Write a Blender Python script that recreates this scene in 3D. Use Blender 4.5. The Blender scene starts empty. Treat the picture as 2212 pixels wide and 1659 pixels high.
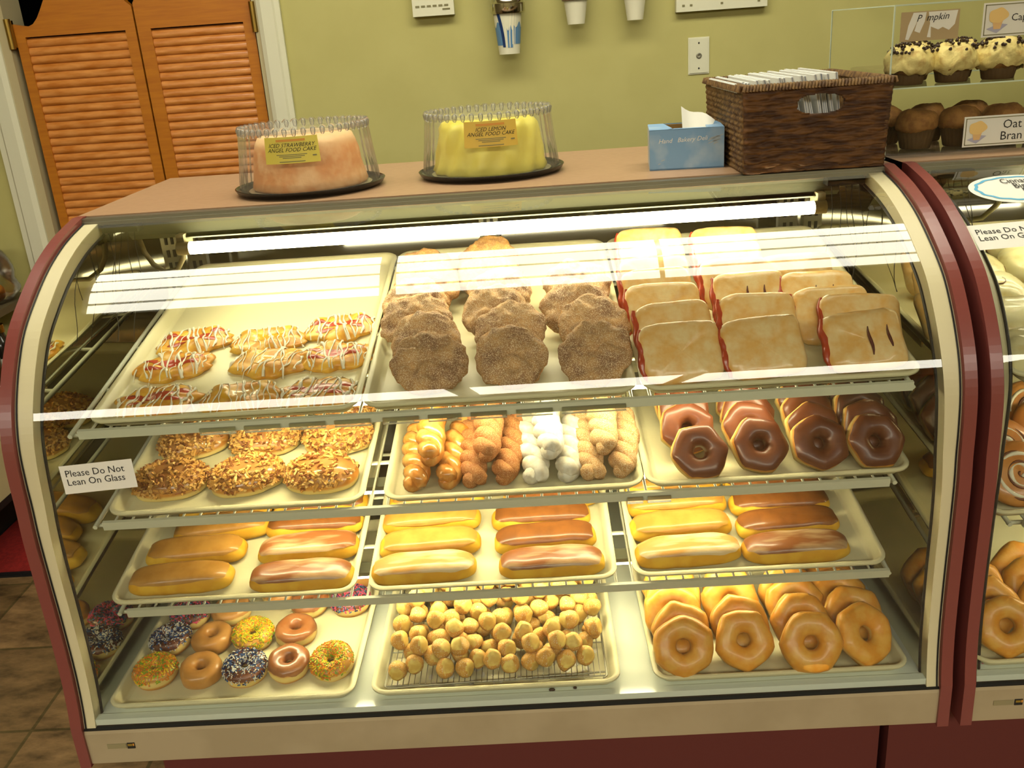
import bpy, math, random
from math import pi, sin, cos, radians as RD
from mathutils import Vector, Matrix, noise as NZ

random.seed(7)
SC = bpy.context.scene
COL = SC.collection
ZB = 0.5                     # height of the case deck above the floor

# ------------------------------------------------------------------ materials
def lin(c):
    return tuple(((x/255.0)/12.92 if x <= 10 else (((x/255.0)+.055)/1.055)**2.4) for x in c)

MATS = {}
def mat(name, col, col2=None, scale=20, lo=.4, hi=.6, rough=.5, bump=0, bscale=None, metal=0, spec=.4,
        coat=0, emit=0, vary=0, speck=None, sscale=300, samt=.25, detail=3, stretch=None, zcol=None, zr=(0, .01), zabs=False):
    m = bpy.data.materials.new(name); m.use_nodes = True
    nt = m.node_tree; N = nt.nodes; L = nt.links
    b = N['Principled BSDF']
    b.inputs['Roughness'].default_value = rough
    b.inputs['Metallic'].default_value = metal
    b.inputs['Specular IOR Level'].default_value = spec
    if coat:
        b.inputs['Coat Weight'].default_value = coat
        b.inputs['Coat Roughness'].default_value = .12
    c1 = (*lin(col), 1)
    b.inputs['Base Color'].default_value = c1
    out = None
    if col2 or bump or speck or zcol:
        tc = N.new('ShaderNodeTexCoord'); src = tc.outputs['Object']
        if stretch:
            mp = N.new('ShaderNodeMapping'); mp.inputs['Scale'].default_value = stretch
            L.new(src, mp.inputs['Vector']); src = mp.outputs['Vector']
    def mixn(a, bcol, fac):
        mx = N.new('ShaderNodeMix'); mx.data_type = 'RGBA'
        if hasattr(a, 'is_linked'): L.new(a, mx.inputs[6])
        else: mx.inputs[6].default_value = a
        mx.inputs[7].default_value = bcol
        L.new(fac, mx.inputs[0]); return mx.outputs[2]
    cur = c1
    if col2:
        nz = N.new('ShaderNodeTexNoise'); nz.inputs['Scale'].default_value = scale; nz.inputs['Detail'].default_value = detail
        L.new(src, nz.inputs['Vector'])
        mr = N.new('ShaderNodeMapRange'); mr.inputs[1].default_value = lo; mr.inputs[2].default_value = hi
        L.new(nz.outputs['Fac'], mr.inputs[0]); cur = mixn(cur, (*lin(col2), 1), mr.outputs[0])
    if zcol:
        sp = N.new('ShaderNodeSeparateXYZ'); L.new(tc.outputs['Object'], sp.inputs[0]); zo = sp.outputs['Z']
        if zabs:
            ab = N.new('ShaderNodeMath'); ab.operation = 'ABSOLUTE'; L.new(zo, ab.inputs[0]); zo = ab.outputs[0]
        mr = N.new('ShaderNodeMapRange'); mr.inputs[1].default_value = zr[0]; mr.inputs[2].default_value = zr[1]
        mr.interpolation_type = 'SMOOTHSTEP'
        L.new(zo, mr.inputs[0]); cur = mixn(cur, (*lin(zcol), 1), mr.outputs[0])
    if speck:
        nz = N.new('ShaderNodeTexNoise'); nz.inputs['Scale'].default_value = sscale; nz.inputs['Detail'].default_value = 2
        L.new(src, nz.inputs['Vector'])
        mr = N.new('ShaderNodeMapRange'); mr.inputs[1].default_value = .68-samt; mr.inputs[2].default_value = .75-samt
        L.new(nz.outputs['Fac'], mr.inputs[0]); cur = mixn(cur, (*lin(speck), 1), mr.outputs[0])
    if vary:
        oi = N.new('ShaderNodeObjectInfo'); mr = N.new('ShaderNodeMapRange')
        mr.inputs[3].default_value = 1-vary; mr.inputs[4].default_value = 1+vary
        L.new(oi.outputs['Random'], mr.inputs[0])
        hs = N.new('ShaderNodeHueSaturation'); L.new(mr.outputs[0], hs.inputs['Value'])
        if hasattr(cur, 'is_linked'): L.new(cur, hs.inputs['Color'])
        else: hs.inputs['Color'].default_value = cur
        cur = hs.outputs['Color']
    if hasattr(cur, 'is_linked'): L.new(cur, b.inputs['Base Color'])
    if bump:
        nz = N.new('ShaderNodeTexNoise'); nz.inputs['Scale'].default_value = bscale or scale; nz.inputs['Detail'].default_value = 4
        L.new(src, nz.inputs['Vector'])
        bp = N.new('ShaderNodeBump'); bp.inputs['Strength'].default_value = bump; bp.inputs['Distance'].default_value = .002
        L.new(nz.outputs['Fac'], bp.inputs['Height']); L.new(bp.outputs['Normal'], b.inputs['Normal'])
    if emit:
        b.inputs['Emission Color'].default_value = c1; b.inputs['Emission Strength'].default_value = emit
    MATS[name] = m
    return m

def glassmat(name, tint, ior=1.45, gain=1.7, rough=.0, haze=0):
    m = bpy.data.materials.new(name); m.use_nodes = True; nt = m.node_tree; N = nt.nodes; L = nt.links
    N.remove(N['Principled BSDF']); o = N['Material Output']
    tr = N.new('ShaderNodeBsdfTransparent'); tr.inputs[0].default_value = (*tint, 1)
    gl = N.new('ShaderNodeBsdfGlossy'); gl.inputs['Roughness'].default_value = rough; gl.inputs[0].default_value = (1, 1, 1, 1)
    fr = N.new('ShaderNodeFresnel'); fr.inputs[0].default_value = ior
    mu = N.new('ShaderNodeMath'); mu.operation = 'MULTIPLY'; mu.use_clamp = True; mu.inputs[1].default_value = gain
    mx = N.new('ShaderNodeMixShader')
    L.new(fr.outputs[0], mu.inputs[0]); L.new(mu.outputs[0], mx.inputs[0])
    base = tr.outputs[0]
    if haze:
        df = N.new('ShaderNodeBsdfDiffuse'); df.inputs[0].default_value = (.9, .9, .84, 1); tl = N.new('ShaderNodeBsdfTranslucent'); tl.inputs[0].default_value = (.9, .9, .84, 1)
        m1 = N.new('ShaderNodeMixShader'); m1.inputs[0].default_value = .5; L.new(df.outputs[0], m1.inputs[1]); L.new(tl.outputs[0], m1.inputs[2])
        m2 = N.new('ShaderNodeMixShader'); m2.inputs[0].default_value = haze; L.new(base, m2.inputs[1]); L.new(m1.outputs[0], m2.inputs[2]); base = m2.outputs[0]
    L.new(base, mx.inputs[1]); L.new(gl.outputs[0], mx.inputs[2]); L.new(mx.outputs[0], o.inputs[0])
    MATS[name] = m; return m

def emitmat(name, col, s):
    m = bpy.data.materials.new(name); m.use_nodes = True; nt = m.node_tree; N = nt.nodes
    N.remove(N['Principled BSDF']); e = N.new('ShaderNodeEmission')
    e.inputs[0].default_value = (*col, 1); e.inputs[1].default_value = s
    nt.links.new(e.outputs[0], N['Material Output'].inputs[0]); MATS[name] = m; return m

TUBE_L, CEIL_L, CEIL2_L, SHELF_L = 26.0, 10.5, 12.0, 46.0
M_tube = emitmat('case_tube_light', (1, .90, .60), TUBE_L)
M_stube = emitmat('shelf_tube_light', (1, .88, .55), SHELF_L)
M_ceil = emitmat('ceiling_diffuser', (1, .95, .76), CEIL_L)
M_ceil2 = emitmat('far_ceiling_diffuser', (1, .95, .80), CEIL2_L)
M_glass = glassmat('curved_glass', (.965, .98, .94), 1.48, 1.75)
M_plas = glassmat('clear_plastic', (.99, .99, .98), 1.16, .7, .08, haze=.10)
M_bead = glassmat('clear_plastic_beads', (.99, .99, .98), 1.45, 1.2, .16, haze=.20)
M_acry = glassmat('clear_acrylic', (.97, .98, .965), 1.4, 1.1, .02)
M_darkglass = mat('rear_door_glass', (58, 54, 38), rough=.06, spec=.9)
M_mirror = mat('end_mirror', (232, 228, 200), rough=.02, metal=1)
M_maroon = mat('maroon_enamel', (130, 66, 60), rough=.3, spec=.7)
M_marbase = mat('maroon_base_panel', (98, 46, 42), rough=.5)
M_cream = mat('cream_frame', (214, 205, 165), rough=.4)
M_black = mat('black_gasket', (24, 24, 26), rough=.5)
M_white = mat('white_deck', (234, 240, 222), rough=.16, spec=.6)
M_fascia = mat('fascia_aluminium', (176, 160, 128), rough=.42, col2=(168, 152, 120), scale=8)
M_grey = mat('light_channel_grey', (112, 114, 92), rough=.45)
M_steel = mat('galvanised_steel', (150, 148, 130), rough=.35, metal=.8)
M_dark = mat('dark_slot', (30, 28, 24), rough=.7)
M_wire = mat('shelf_wire_white', (228, 228, 198), rough=.4)
M_clear = glassmat('price_channel_clear', (.9, .92, .85), 1.5, 2.0, .1)
M_counter = mat('mauve_laminate', (175, 142, 110), rough=.38, col2=(170, 137, 105), scale=60, spec=.35)
M_tray = mat('cream_tray', (236, 228, 182), rough=.35, spec=.4)
M_wall = mat('olive_wall_paint', (193, 186, 117), rough=.7, col2=(189, 182, 113), scale=6)
M_ceilw = mat('ceiling_white', (220, 215, 195), rough=.9)
M_room = mat('shop_wall_tan', (150, 138, 100), rough=.8)
M_trim = mat('white_trim', (226, 224, 196), rough=.45)
M_wood = mat('orange_pine', (194, 120, 28), col2=(178, 104, 22), scale=9, stretch=(1, 1, 12), rough=.35, lo=.35, hi=.7, coat=.2)
M_louver = mat('louver_pine', (222, 150, 78), col2=(194, 116, 42), scale=5, stretch=(3, 1, 14), rough=.3, lo=.35, hi=.7, coat=.25)
M_brass = mat('brass', (170, 140, 70), rough=.3, metal=1)
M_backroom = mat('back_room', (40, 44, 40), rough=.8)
M_chrome = mat('chrome', (190, 186, 170), rough=.12, metal=1)
M_paper = mat('white_paper', (236, 234, 222), rough=.6)
M_cupw = mat('white_cup', (228, 224, 196), rough=.5)
M_blue = mat('cup_blue', (96, 138, 178), rough=.5)
M_navy = mat('cup_navy', (24, 52, 104), rough=.5)
M_ink = mat('black_ink', (38, 36, 32), rough=.7)
M_greyink = mat('grey_ink', (130, 124, 86), rough=.7)
M_red = mat('red_mat_carpet', (150, 30, 24), col2=(132, 24, 20), scale=80, rough=.9, bump=.4, bscale=400)
# dough, icings
M_glz = mat('glazed_dough', (236, 160, 52), col2=(244, 184, 80), scale=45, lo=.42, hi=.68, rough=.4, coat=.15, vary=.06, bump=.35, bscale=60, zcol=(240, 196, 104), zr=(.006, .001), zabs=True)
M_dough = mat('fried_dough', (224, 156, 66), col2=(212, 140, 52), scale=30, rough=.5, vary=.06, bump=.2, bscale=90, zcol=(252, 222, 136), zr=(.010, .003), zabs=True)
M_plaindo = mat('plain_icing', (206, 146, 70), col2=(216, 158, 84), scale=30, rough=.35, coat=.3)
M_choc = mat('chocolate_icing', (112, 62, 36), col2=(100, 52, 30), scale=25, rough=.36, coat=.15, vary=.08)
M_brownic = mat('brown_icing', (150, 92, 46), col2=(162, 106, 62), scale=40, rough=.3, coat=.4)
M_johndo = mat('bar_dough', (248, 198, 62), col2=(236, 176, 46), scale=25, rough=.5, vary=.05, bump=.15, bscale=80)
M_maple = mat('maple_icing', (206, 152, 70), col2=(192, 138, 58), scale=30, rough=.34, coat=.25, vary=.06)
M_chocbar = mat('brown_bar_icing', (140, 86, 38), col2=(124, 74, 32), scale=30, rough=.32, coat=.25, vary=.07)
M_streak = mat('bar_icing_streaked', (150, 92, 48), col2=(202, 168, 122), scale=26, stretch=(.35, 1.6, 1), lo=.46, hi=.62, rough=.32, coat=.25)
M_mstreak = mat('maple_icing_streaked', (214, 160, 84), col2=(238, 212, 160), scale=26, stretch=(.35, 1.6, 1), lo=.46, hi=.6, rough=.32, coat=.25)
M_cin = mat('cinnamon_sugar_crust', (212, 162, 102), col2=(146, 104, 72), scale=34, lo=.34, hi=.66, rough=.75, bump=1.0, bscale=110, zcol=(206, 144, 70), zr=(.006, -.001), speck=(232, 208, 168), sscale=600, samt=.16, vary=.06)
M_cin2 = mat('golden_sugar_crust', (214, 158, 84), col2=(176, 122, 68), scale=50, rough=.7, bump=.8, bscale=220, speck=(228, 200, 150), sscale=700, samt=.13, vary=.05)
M_turn = mat('turnover_crust', (244, 190, 106), col2=(252, 222, 160), scale=40, lo=.38, hi=.68, rough=.32, coat=.3, vary=.05, bump=.5, bscale=70)
M_jam = mat('red_filling', (178, 62, 32), rough=.3, coat=.4)
M_jamdark = mat('dark_berry_slit', (84, 26, 20), rough=.35, coat=.3)
M_yjam = mat('lemon_filling', (226, 168, 34), rough=.3, coat=.4)
M_dan = mat('danish_crust', (240, 188, 70), col2=(214, 146, 48), scale=42, lo=.4, hi=.62, rough=.4, coat=.2, bump=.4, bscale=90, vary=.05)
M_icing = mat('white_icing', (246, 238, 208), rough=.35)
M_twg = mat('glazed_twist', (214, 136, 54), col2=(232, 172, 92), scale=50, rough=.24, coat=.5, bump=.3, bscale=80)
M_twc = mat('cinnamon_twist', (182, 118, 62), col2=(166, 100, 50), scale=60, rough=.7, bump=.6, bscale=300, speck=(214, 170, 118), sscale=800, samt=.14)
M_tws = mat('sugared_twist', (214, 162, 100), col2=(200, 142, 84), scale=60, rough=.7, bump=.6, bscale=300, speck=(238, 214, 170), sscale=800, samt=.18)
M_pow = mat('powdered_sugar', (244, 240, 224), col2=(226, 216, 190), scale=60, rough=.85, bump=.3, bscale=200)
M_car = mat('caramel_glaze', (182, 124, 62), col2=(196, 142, 84), scale=25, rough=.22, coat=.6)
M_nutA = mat('pecan_tan', (226, 168, 82), rough=.55)
M_nutB = mat('pecan_brown', (150, 92, 42), rough=.55)
M_nutC = mat('pecan_pale', (242, 196, 116), rough=.55)
M_hole = mat('doughnut_hole_crust', (228, 166, 72), col2=(240, 192, 100), scale=60, rough=.5, bump=.4, bscale=120, vary=.07, speck=(246, 226, 176), sscale=500, samt=.1)
M_holep = mat('doughnut_hole_pale', (250, 222, 122), rough=.5, col2=(232, 190, 92), scale=60)
M_mufd = mat('bran_muffin', (168, 118, 58), col2=(142, 96, 46), scale=60, rough=.8, bump=.8, bscale=160)
M_mufc = mat('dark_muffin_cup', (92, 66, 32), rough=.8)
M_frost = mat('muffin_frosting', (236, 214, 136), col2=(216, 182, 108), scale=70, lo=.5, hi=.7, rough=.6, bump=.6, bscale=150)
M_chip = mat('chocolate_chip', (58, 36, 24), rough=.35)
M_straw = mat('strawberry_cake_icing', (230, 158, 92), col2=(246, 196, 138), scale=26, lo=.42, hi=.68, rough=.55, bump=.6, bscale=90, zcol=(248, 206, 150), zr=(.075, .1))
M_lemon = mat('lemon_cake_icing', (238, 226, 104), col2=(230, 214, 84), scale=25, rough=.4)
M_lbl = mat('yellow_label', (222, 204, 84), rough=.5)
M_lbl2 = mat('gold_label', (222, 186, 76), rough=.5)
M_orange = mat('orange_print', (218, 150, 60), rough=.6)
M_tray_b = mat('black_plastic', (28, 26, 22), rough=.25)
M_board = mat('silver_board', (206, 200, 170), rough=.3, metal=.7)
M_tissue = mat('blue_box_print', (128, 168, 206), col2=(176, 198, 216), scale=14, lo=.5, hi=.7, rough=.45)
M_tisside = mat('pale_blue_box_side', (176, 186, 190), rough=.5)
M_card = mat('brown_cardboard', (150, 118, 62), rough=.8)
M_bask = mat('seagrass_weave', (108, 72, 36), col2=(66, 40, 20), scale=70, stretch=(.3, .3, 1.4), rough=.65, bump=.6, bscale=200)
M_bask2 = mat('seagrass_side', (122, 92, 50), col2=(80, 54, 28), scale=70, rough=.7, bump=.6, bscale=200)
M_ciniced = mat('roll_white_icing', (246, 236, 178), col2=(226, 204, 128), scale=30, lo=.52, hi=.72, rough=.35, coat=.3)
M_roll = mat('cinnamon_roll_dough', (212, 146, 70), col2=(196, 126, 56), scale=30, rough=.35, coat=.3)
M_swirl = mat('cinnamon_swirl', (112, 62, 32), rough=.4)
M_spr = {k: mat('sprinkle_'+k, c, rough=.4) for k, c in dict(orange=(240, 140, 30), yellow=(244, 210, 40), green=(140, 180, 40), navy=(24, 40, 92),
        blue=(40, 92, 150), white=(240, 236, 220), pink=(232, 84, 120), black=(30, 28, 34), teal=(50, 120, 150)).items()}

def floor_mat():
    m = bpy.data.materials.new('slate_tile'); m.use_nodes = True; nt = m.node_tree; N = nt.nodes; L = nt.links
    b = N['Principled BSDF']; b.inputs['Roughness'].default_value = .35
    tc = N.new('ShaderNodeTexCoord'); mp = N.new('ShaderNodeMapping'); L.new(tc.outputs['Object'], mp.inputs[0])
    mp.inputs['Location'].default_value = (1.29, -.594, 0)
    br = N.new('ShaderNodeTexBrick'); br.offset = 0; br.inputs['Scale'].default_value = 1
    br.inputs['Brick Width'].default_value = .368; br.inputs['Row Height'].default_value = .368
    br.inputs['Mortar Size'].default_value = .005; br.inputs['Bias'].default_value = 0
    br.inputs['Color1'].default_value = (*lin((146, 120, 88)), 1); br.inputs['Color2'].default_value = (*lin((112, 92, 64)), 1)
    br.inputs['Mortar'].default_value = (*lin((96, 84, 56)), 1)
    L.new(mp.outputs[0], br.inputs[0])
    nz = N.new('ShaderNodeTexNoise'); nz.inputs['Scale'].default_value = 9; nz.inputs['Detail'].default_value = 8; nz.inputs['Roughness'].default_value = .65
    mp2 = N.new('ShaderNodeMapping'); mp2.inputs['Rotation'].default_value = (0, 0, .7); mp2.inputs['Scale'].default_value = (1, 2.2, 1)
    L.new(tc.outputs['Object'], mp2.inputs[0]); L.new(mp2.outputs[0], nz.inputs[0])
    rp = N.new('ShaderNodeValToRGB'); rp.color_ramp.elements[0].position = .33; rp.color_ramp.elements[1].position = .72
    rp.color_ramp.elements[0].color = (.35, .32, .28, 1); rp.color_ramp.elements[1].color = (1.5, 1.4, 1.2, 1)
    L.new(nz.outputs[0], rp.inputs[0])
    mx = N.new('ShaderNodeMix'); mx.data_type = 'RGBA'; mx.blend_type = 'MULTIPLY'; mx.inputs[0].default_value = 1
    L.new(br.outputs[0], mx.inputs[6]); L.new(rp.outputs[0], mx.inputs[7]); L.new(mx.outputs[2], b.inputs['Base Color'])
    return m
M_floor = floor_mat()

# ------------------------------------------------------------------ mesh helpers
class MB:
    def __init__(s): s.v = []; s.f = []; s.mi = []; s.m = 0
    def add(s, vs, fs):
        o = len(s.v); s.v += [tuple(v) for v in vs]; s.f += [tuple(i+o for i in f) for f in fs]; s.mi += [s.m]*len(fs); return s
    def box(s, x0, x1, y0, y1, z0, z1, M=None):
        vs = [Vector((x, y, z)) for x in (x0, x1) for y in (y0, y1) for z in (z0, z1)]
        if M: vs = [M @ v for v in vs]
        return s.add(vs, [(0, 1, 3, 2), (4, 6, 7, 5), (0, 4, 5, 1), (2, 3, 7, 6), (0, 2, 6, 4), (1, 5, 7, 3)])
    def grid(s, rows, cu=False, cv=False):
        # rows: list of lists of points; cv closes along rows, cu along the list
        n = len(rows); k = len(rows[0]); vs = [p for r in rows for p in r]; fs = []
        for i in range(n if cu else n-1):
            for j in range(k if cv else k-1):
                a = i*k+j; b = i*k+(j+1) % k; c = ((i+1) % n)*k+(j+1) % k; d = ((i+1) % n)*k+j
                fs.append((a, b, c, d))
        return s.add(vs, fs)
    def cap(s, pts, flip=False):
        n = len(pts); c = sum((Vector(p) for p in pts), Vector())/n
        fs = [(i, (i+1) % n, n) for i in range(n)]
        if flip: fs = [f[::-1] for f in fs]
        return s.add(list(pts)+[c], fs)
    def tube(s, path, r, n=8, caps=True):
        P = [Vector(p) for p in path]; rows = []
        R = r if isinstance(r, (list, tuple)) else [r]*len(P)
        up = None
        for i, p in enumerate(P):
            t = (P[min(i+1, len(P)-1)]-P[max(i-1, 0)]).normalized()
            if up is None:
                up = Vector((0, 0, 1)) if abs(t.z) < .9 else Vector((1, 0, 0))
            a = t.cross(up).normalized(); up = a.cross(t).normalized()
            rows.append([p+(a*cos(2*pi*j/n)+up*sin(2*pi*j/n))*R[i] for j in range(n)])
        s.grid(rows, cv=True)
        if caps: s.cap(rows[0], True); s.cap(rows[-1])
        return s
    def lathe(s, prof, n=32, fn=None):
        rows = []
        for (r, z) in prof:
            row = []
            for j in range(n):
                th = 2*pi*j/n; rr, zz = (r, z) if fn is None else fn(r, z, th)
                row.append(Vector((rr*cos(th), rr*sin(th), zz)))
            rows.append(row)
        return s.grid(rows, cv=True)
    def prism(s, poly, x0, x1):
        # poly in (y, z), extruded along x
        n = len(poly); vs = [(x0, y, z) for y, z in poly]+[(x1, y, z) for y, z in poly]
        fs = [tuple(range(n)), tuple(range(2*n-1, n-1, -1))]+[(i, i+n, (i+1) % n+n, (i+1) % n) for i in range(n)]
        return s.add(vs, fs)
    def plate(s, poly, z0, z1):
        n = len(poly); vs = [(x, y, z0) for x, y in poly]+[(x, y, z1) for x, y in poly]
        return s.add(vs, [tuple(range(n))[::-1], tuple(range(n, 2*n))]+[(i, (i+1) % n, (i+1) % n+n, i+n) for i in range(n)])
    def xf(s, M, start=0):
        for i in range(start, len(s.v)): s.v[i] = tuple(M @ Vector(s.v[i]))
        return s
    def mesh(s, name, mats, smooth=False):
        me = bpy.data.meshes.new(name); me.from_pydata(s.v, [], s.f)
        for m in (mats if isinstance(mats, (list, tuple)) else [mats]): me.materials.append(m)
        for p, i in zip(me.polygons, s.mi): p.material_index = i; p.use_smooth = bool(smooth)
        me.validate(); me.update()
        import bmesh
        bm = bmesh.new(); bm.from_mesh(me)
        bmesh.ops.recalc_face_normals(bm, faces=bm.faces); bm.to_mesh(me); bm.free()
        return me

def obj(name, mb, mats, parent=None, smooth=False, link=True, sharp=None):
    me = mb.mesh(name, mats, smooth) if isinstance(mb, MB) else mb
    if smooth and sharp: me.set_sharp_from_angle(angle=RD(sharp))
    o = bpy.data.objects.new(name, me)
    if link: COL.objects.link(o)
    if parent: o.parent = parent
    return o
def tag(o, label, cat, group=None, kind=None):
    o['label'] = label; o['category'] = cat
    if group: o['group'] = group
    if kind: o['kind'] = kind
    return o
def thing(name, label, cat, loc=(0, 0, 0), group=None, link=True):
    o = bpy.data.objects.new(name, None); o.empty_display_size = .05
    if link: COL.objects.link(o)
    o.location = loc
    return tag(o, label, cat, group)
def struct(name, mb, m, label, cat='wall', smooth=False):
    return tag(obj(name, mb, m, smooth=smooth), label, cat, kind='structure')
PROTO = []
def proto(o):
    PROTO.append(o); return o
def dup(src, M, label, group=None, cat=None):
    r = src.copy(); COL.objects.link(r); r.matrix_world = M; r.matrix_basis = M
    r['label'] = label
    if group: r['group'] = group
    for ch in list(src.children):
        c = ch.copy(); COL.objects.link(c); c.parent = r
        for g in list(ch.children):
            d = g.copy(); COL.objects.link(d); d.parent = c
    return r
def nz3(p, s, seed=0):
    return NZ.noise(Vector((p[0]*s+seed*13.7, p[1]*s-seed*7.1, p[2]*s+seed*3.3)))

DG = None
def text_mesh(s, size, align='LEFT', spacing=1.0, line=1.0, shear=0):
    c = bpy.data.curves.new('lettering', 'FONT'); c.body = s; c.size = size; c.align_x = align; c.resolution_u = 2
    c.space_character = spacing; c.space_line = line; c.shear = shear
    o = bpy.data.objects.new('lettering', c); COL.objects.link(o)
    dg = bpy.context.evaluated_depsgraph_get(); dg.update()
    me = bpy.data.meshes.new_from_object(o.evaluated_get(dg))
    bpy.data.objects.remove(o); bpy.data.curves.remove(c)
    return me
def lettering(parent, s, size, m, M, align='LEFT', spacing=1.0, line=1.0, shear=0, fn=None, name='lettering'):
    me = text_mesh(s, size, align, spacing, line, shear); me.transform(M)
    if fn:
        for v in me.vertices: v.co = fn(v.co)
    me.materials.clear(); me.materials.append(m)
    for p in me.polygons: p.material_index = 0
    o = bpy.data.objects.new(name, me); COL.objects.link(o); o.parent = parent
    return o
ORD = ['front', 'second', 'third', 'fourth', 'fifth', 'sixth', 'seventh']
COLN = ['leftmost', 'second-from-left', 'third-from-left', 'rightmost']
def T(x, y, z): return Matrix.Translation((x, y, z))
def RX(a): return Matrix.Rotation(a, 4, 'X')
def RY(a): return Matrix.Rotation(a, 4, 'Y')
def RZ(a): return Matrix.Rotation(a, 4, 'Z')

# ------------------------------------------------------------------ camera
F_PX = 2012.93
cam = bpy.data.cameras.new('camera'); cam.sensor_fit = 'HORIZONTAL'; cam.sensor_width = 36; cam.lens = F_PX*36/2212
cam.clip_start = .05
co = bpy.data.objects.new('camera', cam); COL.objects.link(co); SC.camera = co
Rm = (Matrix.Rotation(.03172741, 3, 'Z') @ Matrix.Rotation(-.3571386, 3, 'X') @ Matrix.Rotation(.0710482, 3, 'Y'))
cx_, cf_, cu_ = Rm.col[0].copy(), Rm.col[1].copy(), Rm.col[2].copy()
Rc = Matrix(((cx_.x, cu_.x, -cf_.x), (cx_.y, cu_.y, -cf_.y), (cx_.z, cu_.z, -cf_.z)))
co.matrix_world = T(.09635, -1.3698, 1.12257) @ Rc.to_4x4()

# ------------------------------------------------------------------ room
FZ, CZ, YB, YF, XL, XR = -.5, 2.32, 1.95, -5.2, -3.8, 3.8
struct('floor', MB().box(XL, XR, YF, YB+2.2, FZ-.05, FZ), M_floor, 'brown slate tile floor', 'floor')
struct('ceiling', MB().box(XL, XR, YF, YB, CZ, CZ+.05), M_ceilw, 'pale ceiling above the shop', 'ceiling')
wb = MB()
wb.box(XL, -1.625, YB, YB+.12, FZ, CZ); wb.box(-.775, XR, YB, YB+.12, FZ, CZ); wb.box(-1.625, -.775, YB, YB+.12, 1.75, CZ)
struct('wall_back', wb, M_wall, 'olive tan painted back wall with a doorway at left', 'wall')
struct('wall_left', MB().box(XL-.1, XL, YF, YB, FZ, CZ), M_room, 'tan side wall at left', 'wall')
struct('wall_right', MB().box(XR, XR+.1, YF, YB, FZ, CZ), M_room, 'tan side wall at right', 'wall')
struct('wall_front', MB().box(XL, XR, YF-.1, YF, FZ, CZ), M_room, 'tan wall behind the customer', 'wall')
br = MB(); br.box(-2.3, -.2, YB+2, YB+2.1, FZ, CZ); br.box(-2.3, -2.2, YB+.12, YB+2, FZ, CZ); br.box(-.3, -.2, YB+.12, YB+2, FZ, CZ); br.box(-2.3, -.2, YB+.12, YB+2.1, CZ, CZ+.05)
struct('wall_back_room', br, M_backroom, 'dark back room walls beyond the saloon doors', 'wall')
def casing(x0, x1, z1=1.75):
    mb = MB(); poly = [(YB, 0), (YB-.012, 0), (YB-.02, .2), (YB-.02, .7), (YB-.014, .78), (YB-.014, 1), (YB, 1)]
    pts = [(y, x0+(x1-x0)*t) for y, t in poly]; n = len(pts)
    vs = [(x, y, FZ) for y, x in pts]+[(x, y, z1+.08) for y, x in pts]
    mb.add(vs, [(i, (i+1) % n, (i+1) % n+n, i+n) for i in range(n)]+[tuple(range(n)), tuple(range(n, 2*n))]); return mb
struct('trim_1', casing(-1.64, -1.725), M_trim, 'white door casing left of the saloon doors', 'door trim')
struct('trim_2', casing(-.762, -.685), M_trim, 'white door casing right of the saloon doors', 'door trim')
jm = MB(); jm.box(-1.64, -1.61, YB-.004, YB+.125, FZ, 1.75); jm.box(-.778, -.76, YB-.004, YB+.125, FZ, 1.75); jm.box(-1.61, -.778, YB, YB+.125, 1.73, 1.75)
struct('trim_3', jm, mat('jamb_paint', (190, 176, 136), rough=.5), 'tan painted door jamb lining the doorway', 'door trim')

def saloon(name, x0, x1, hinge_left, label):
    r = thing(name, label, 'saloon door', (0, 0, 0)); r['kind'] = 'structure'
    y0, y1 = YB+.012, YB+.042; sw = .045; zt, zb = 1.245, -.32
    fr = MB()
    fr.box(x0, x0+sw if not hinge_left else x0+.032, y0, y1, zb, zt-.02); fr.box(x1-sw+.01, x1, y0, y1, zb, zt-.02)
    a, b = (x0+.032, x1-.035) if hinge_left else (x0+.045, x1-.035)
    fr.box(a, b, y0+.001, y1-.001, zb+.001, zb+.12)
    # curved top rail
    pts = []
    for i in range(25):
        t = i/24; u = t if hinge_left else 1-t
        z = (1.268 if hinge_left else 1.305) - .010*sin(min(u/.3, 1)*pi) + (.11*(.5-.5*cos(min(max((u-.12)/.3, 0), 1)*pi))) - .08*(.5-.5*cos(min(max((u-.86)/.14, 0), 1)*pi))*(1 if hinge_left else 1.35)
        pts.append((x0+(x1-x0)*t, z))
    poly = pts+[(x1, zt-.02), (x0, zt-.02)]
    n = len(poly); vs = [(x, y0, z) for x, z in poly]+[(x, y1, z) for x, z in poly]
    fr.add(vs, [tuple(range(n)), tuple(range(2*n-1, n-1, -1))]+[(i, i+n, (i+1) % n+n, (i+1) % n) for i in range(n)])
    obj('door_frame', fr, M_wood, r)
    lv = MB(); z = zt-.038; k = 0
    while z > zb+.13:
        st = len(lv.v)
        rows = []
        for x in (a-.004, b+.004):
            rows.append([Vector((x, (y0+y1)/2+.017*cos(t)*.36-.012*sin(t)*0, .0)) + Vector((0, .012*cos(t)*.5, .0168*sin(t))) for t in [2*pi*j/10 for j in range(10)]])
        lv.grid(rows, cv=True); lv.cap(rows[0], True); lv.cap(rows[1])
        lv.xf(T(0, .002, z) @ T(0, (y0+y1)/2, 0) @ RX(RD(-24)) @ T(0, -(y0+y1)/2, 0), st)
        z -= .0272; k += 1
    obj('louvers', lv, M_louver, r, smooth=True)
    h = MB(); hx = x0-.012 if hinge_left else x1+.006
    h.tube([(hx, y0-.012, 1.19), (hx, y0-.012, 1.285)], .011, 10); h.box(hx-.008, hx+.012, y0-.008, y0+.004, 1.195, 1.28)
    obj('hinge', h, M_brass, r, smooth=True, sharp=40)
    return r
saloon('door_1', -1.592, -1.184, True, 'left leaf of the orange pine louvered saloon doors')
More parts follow.
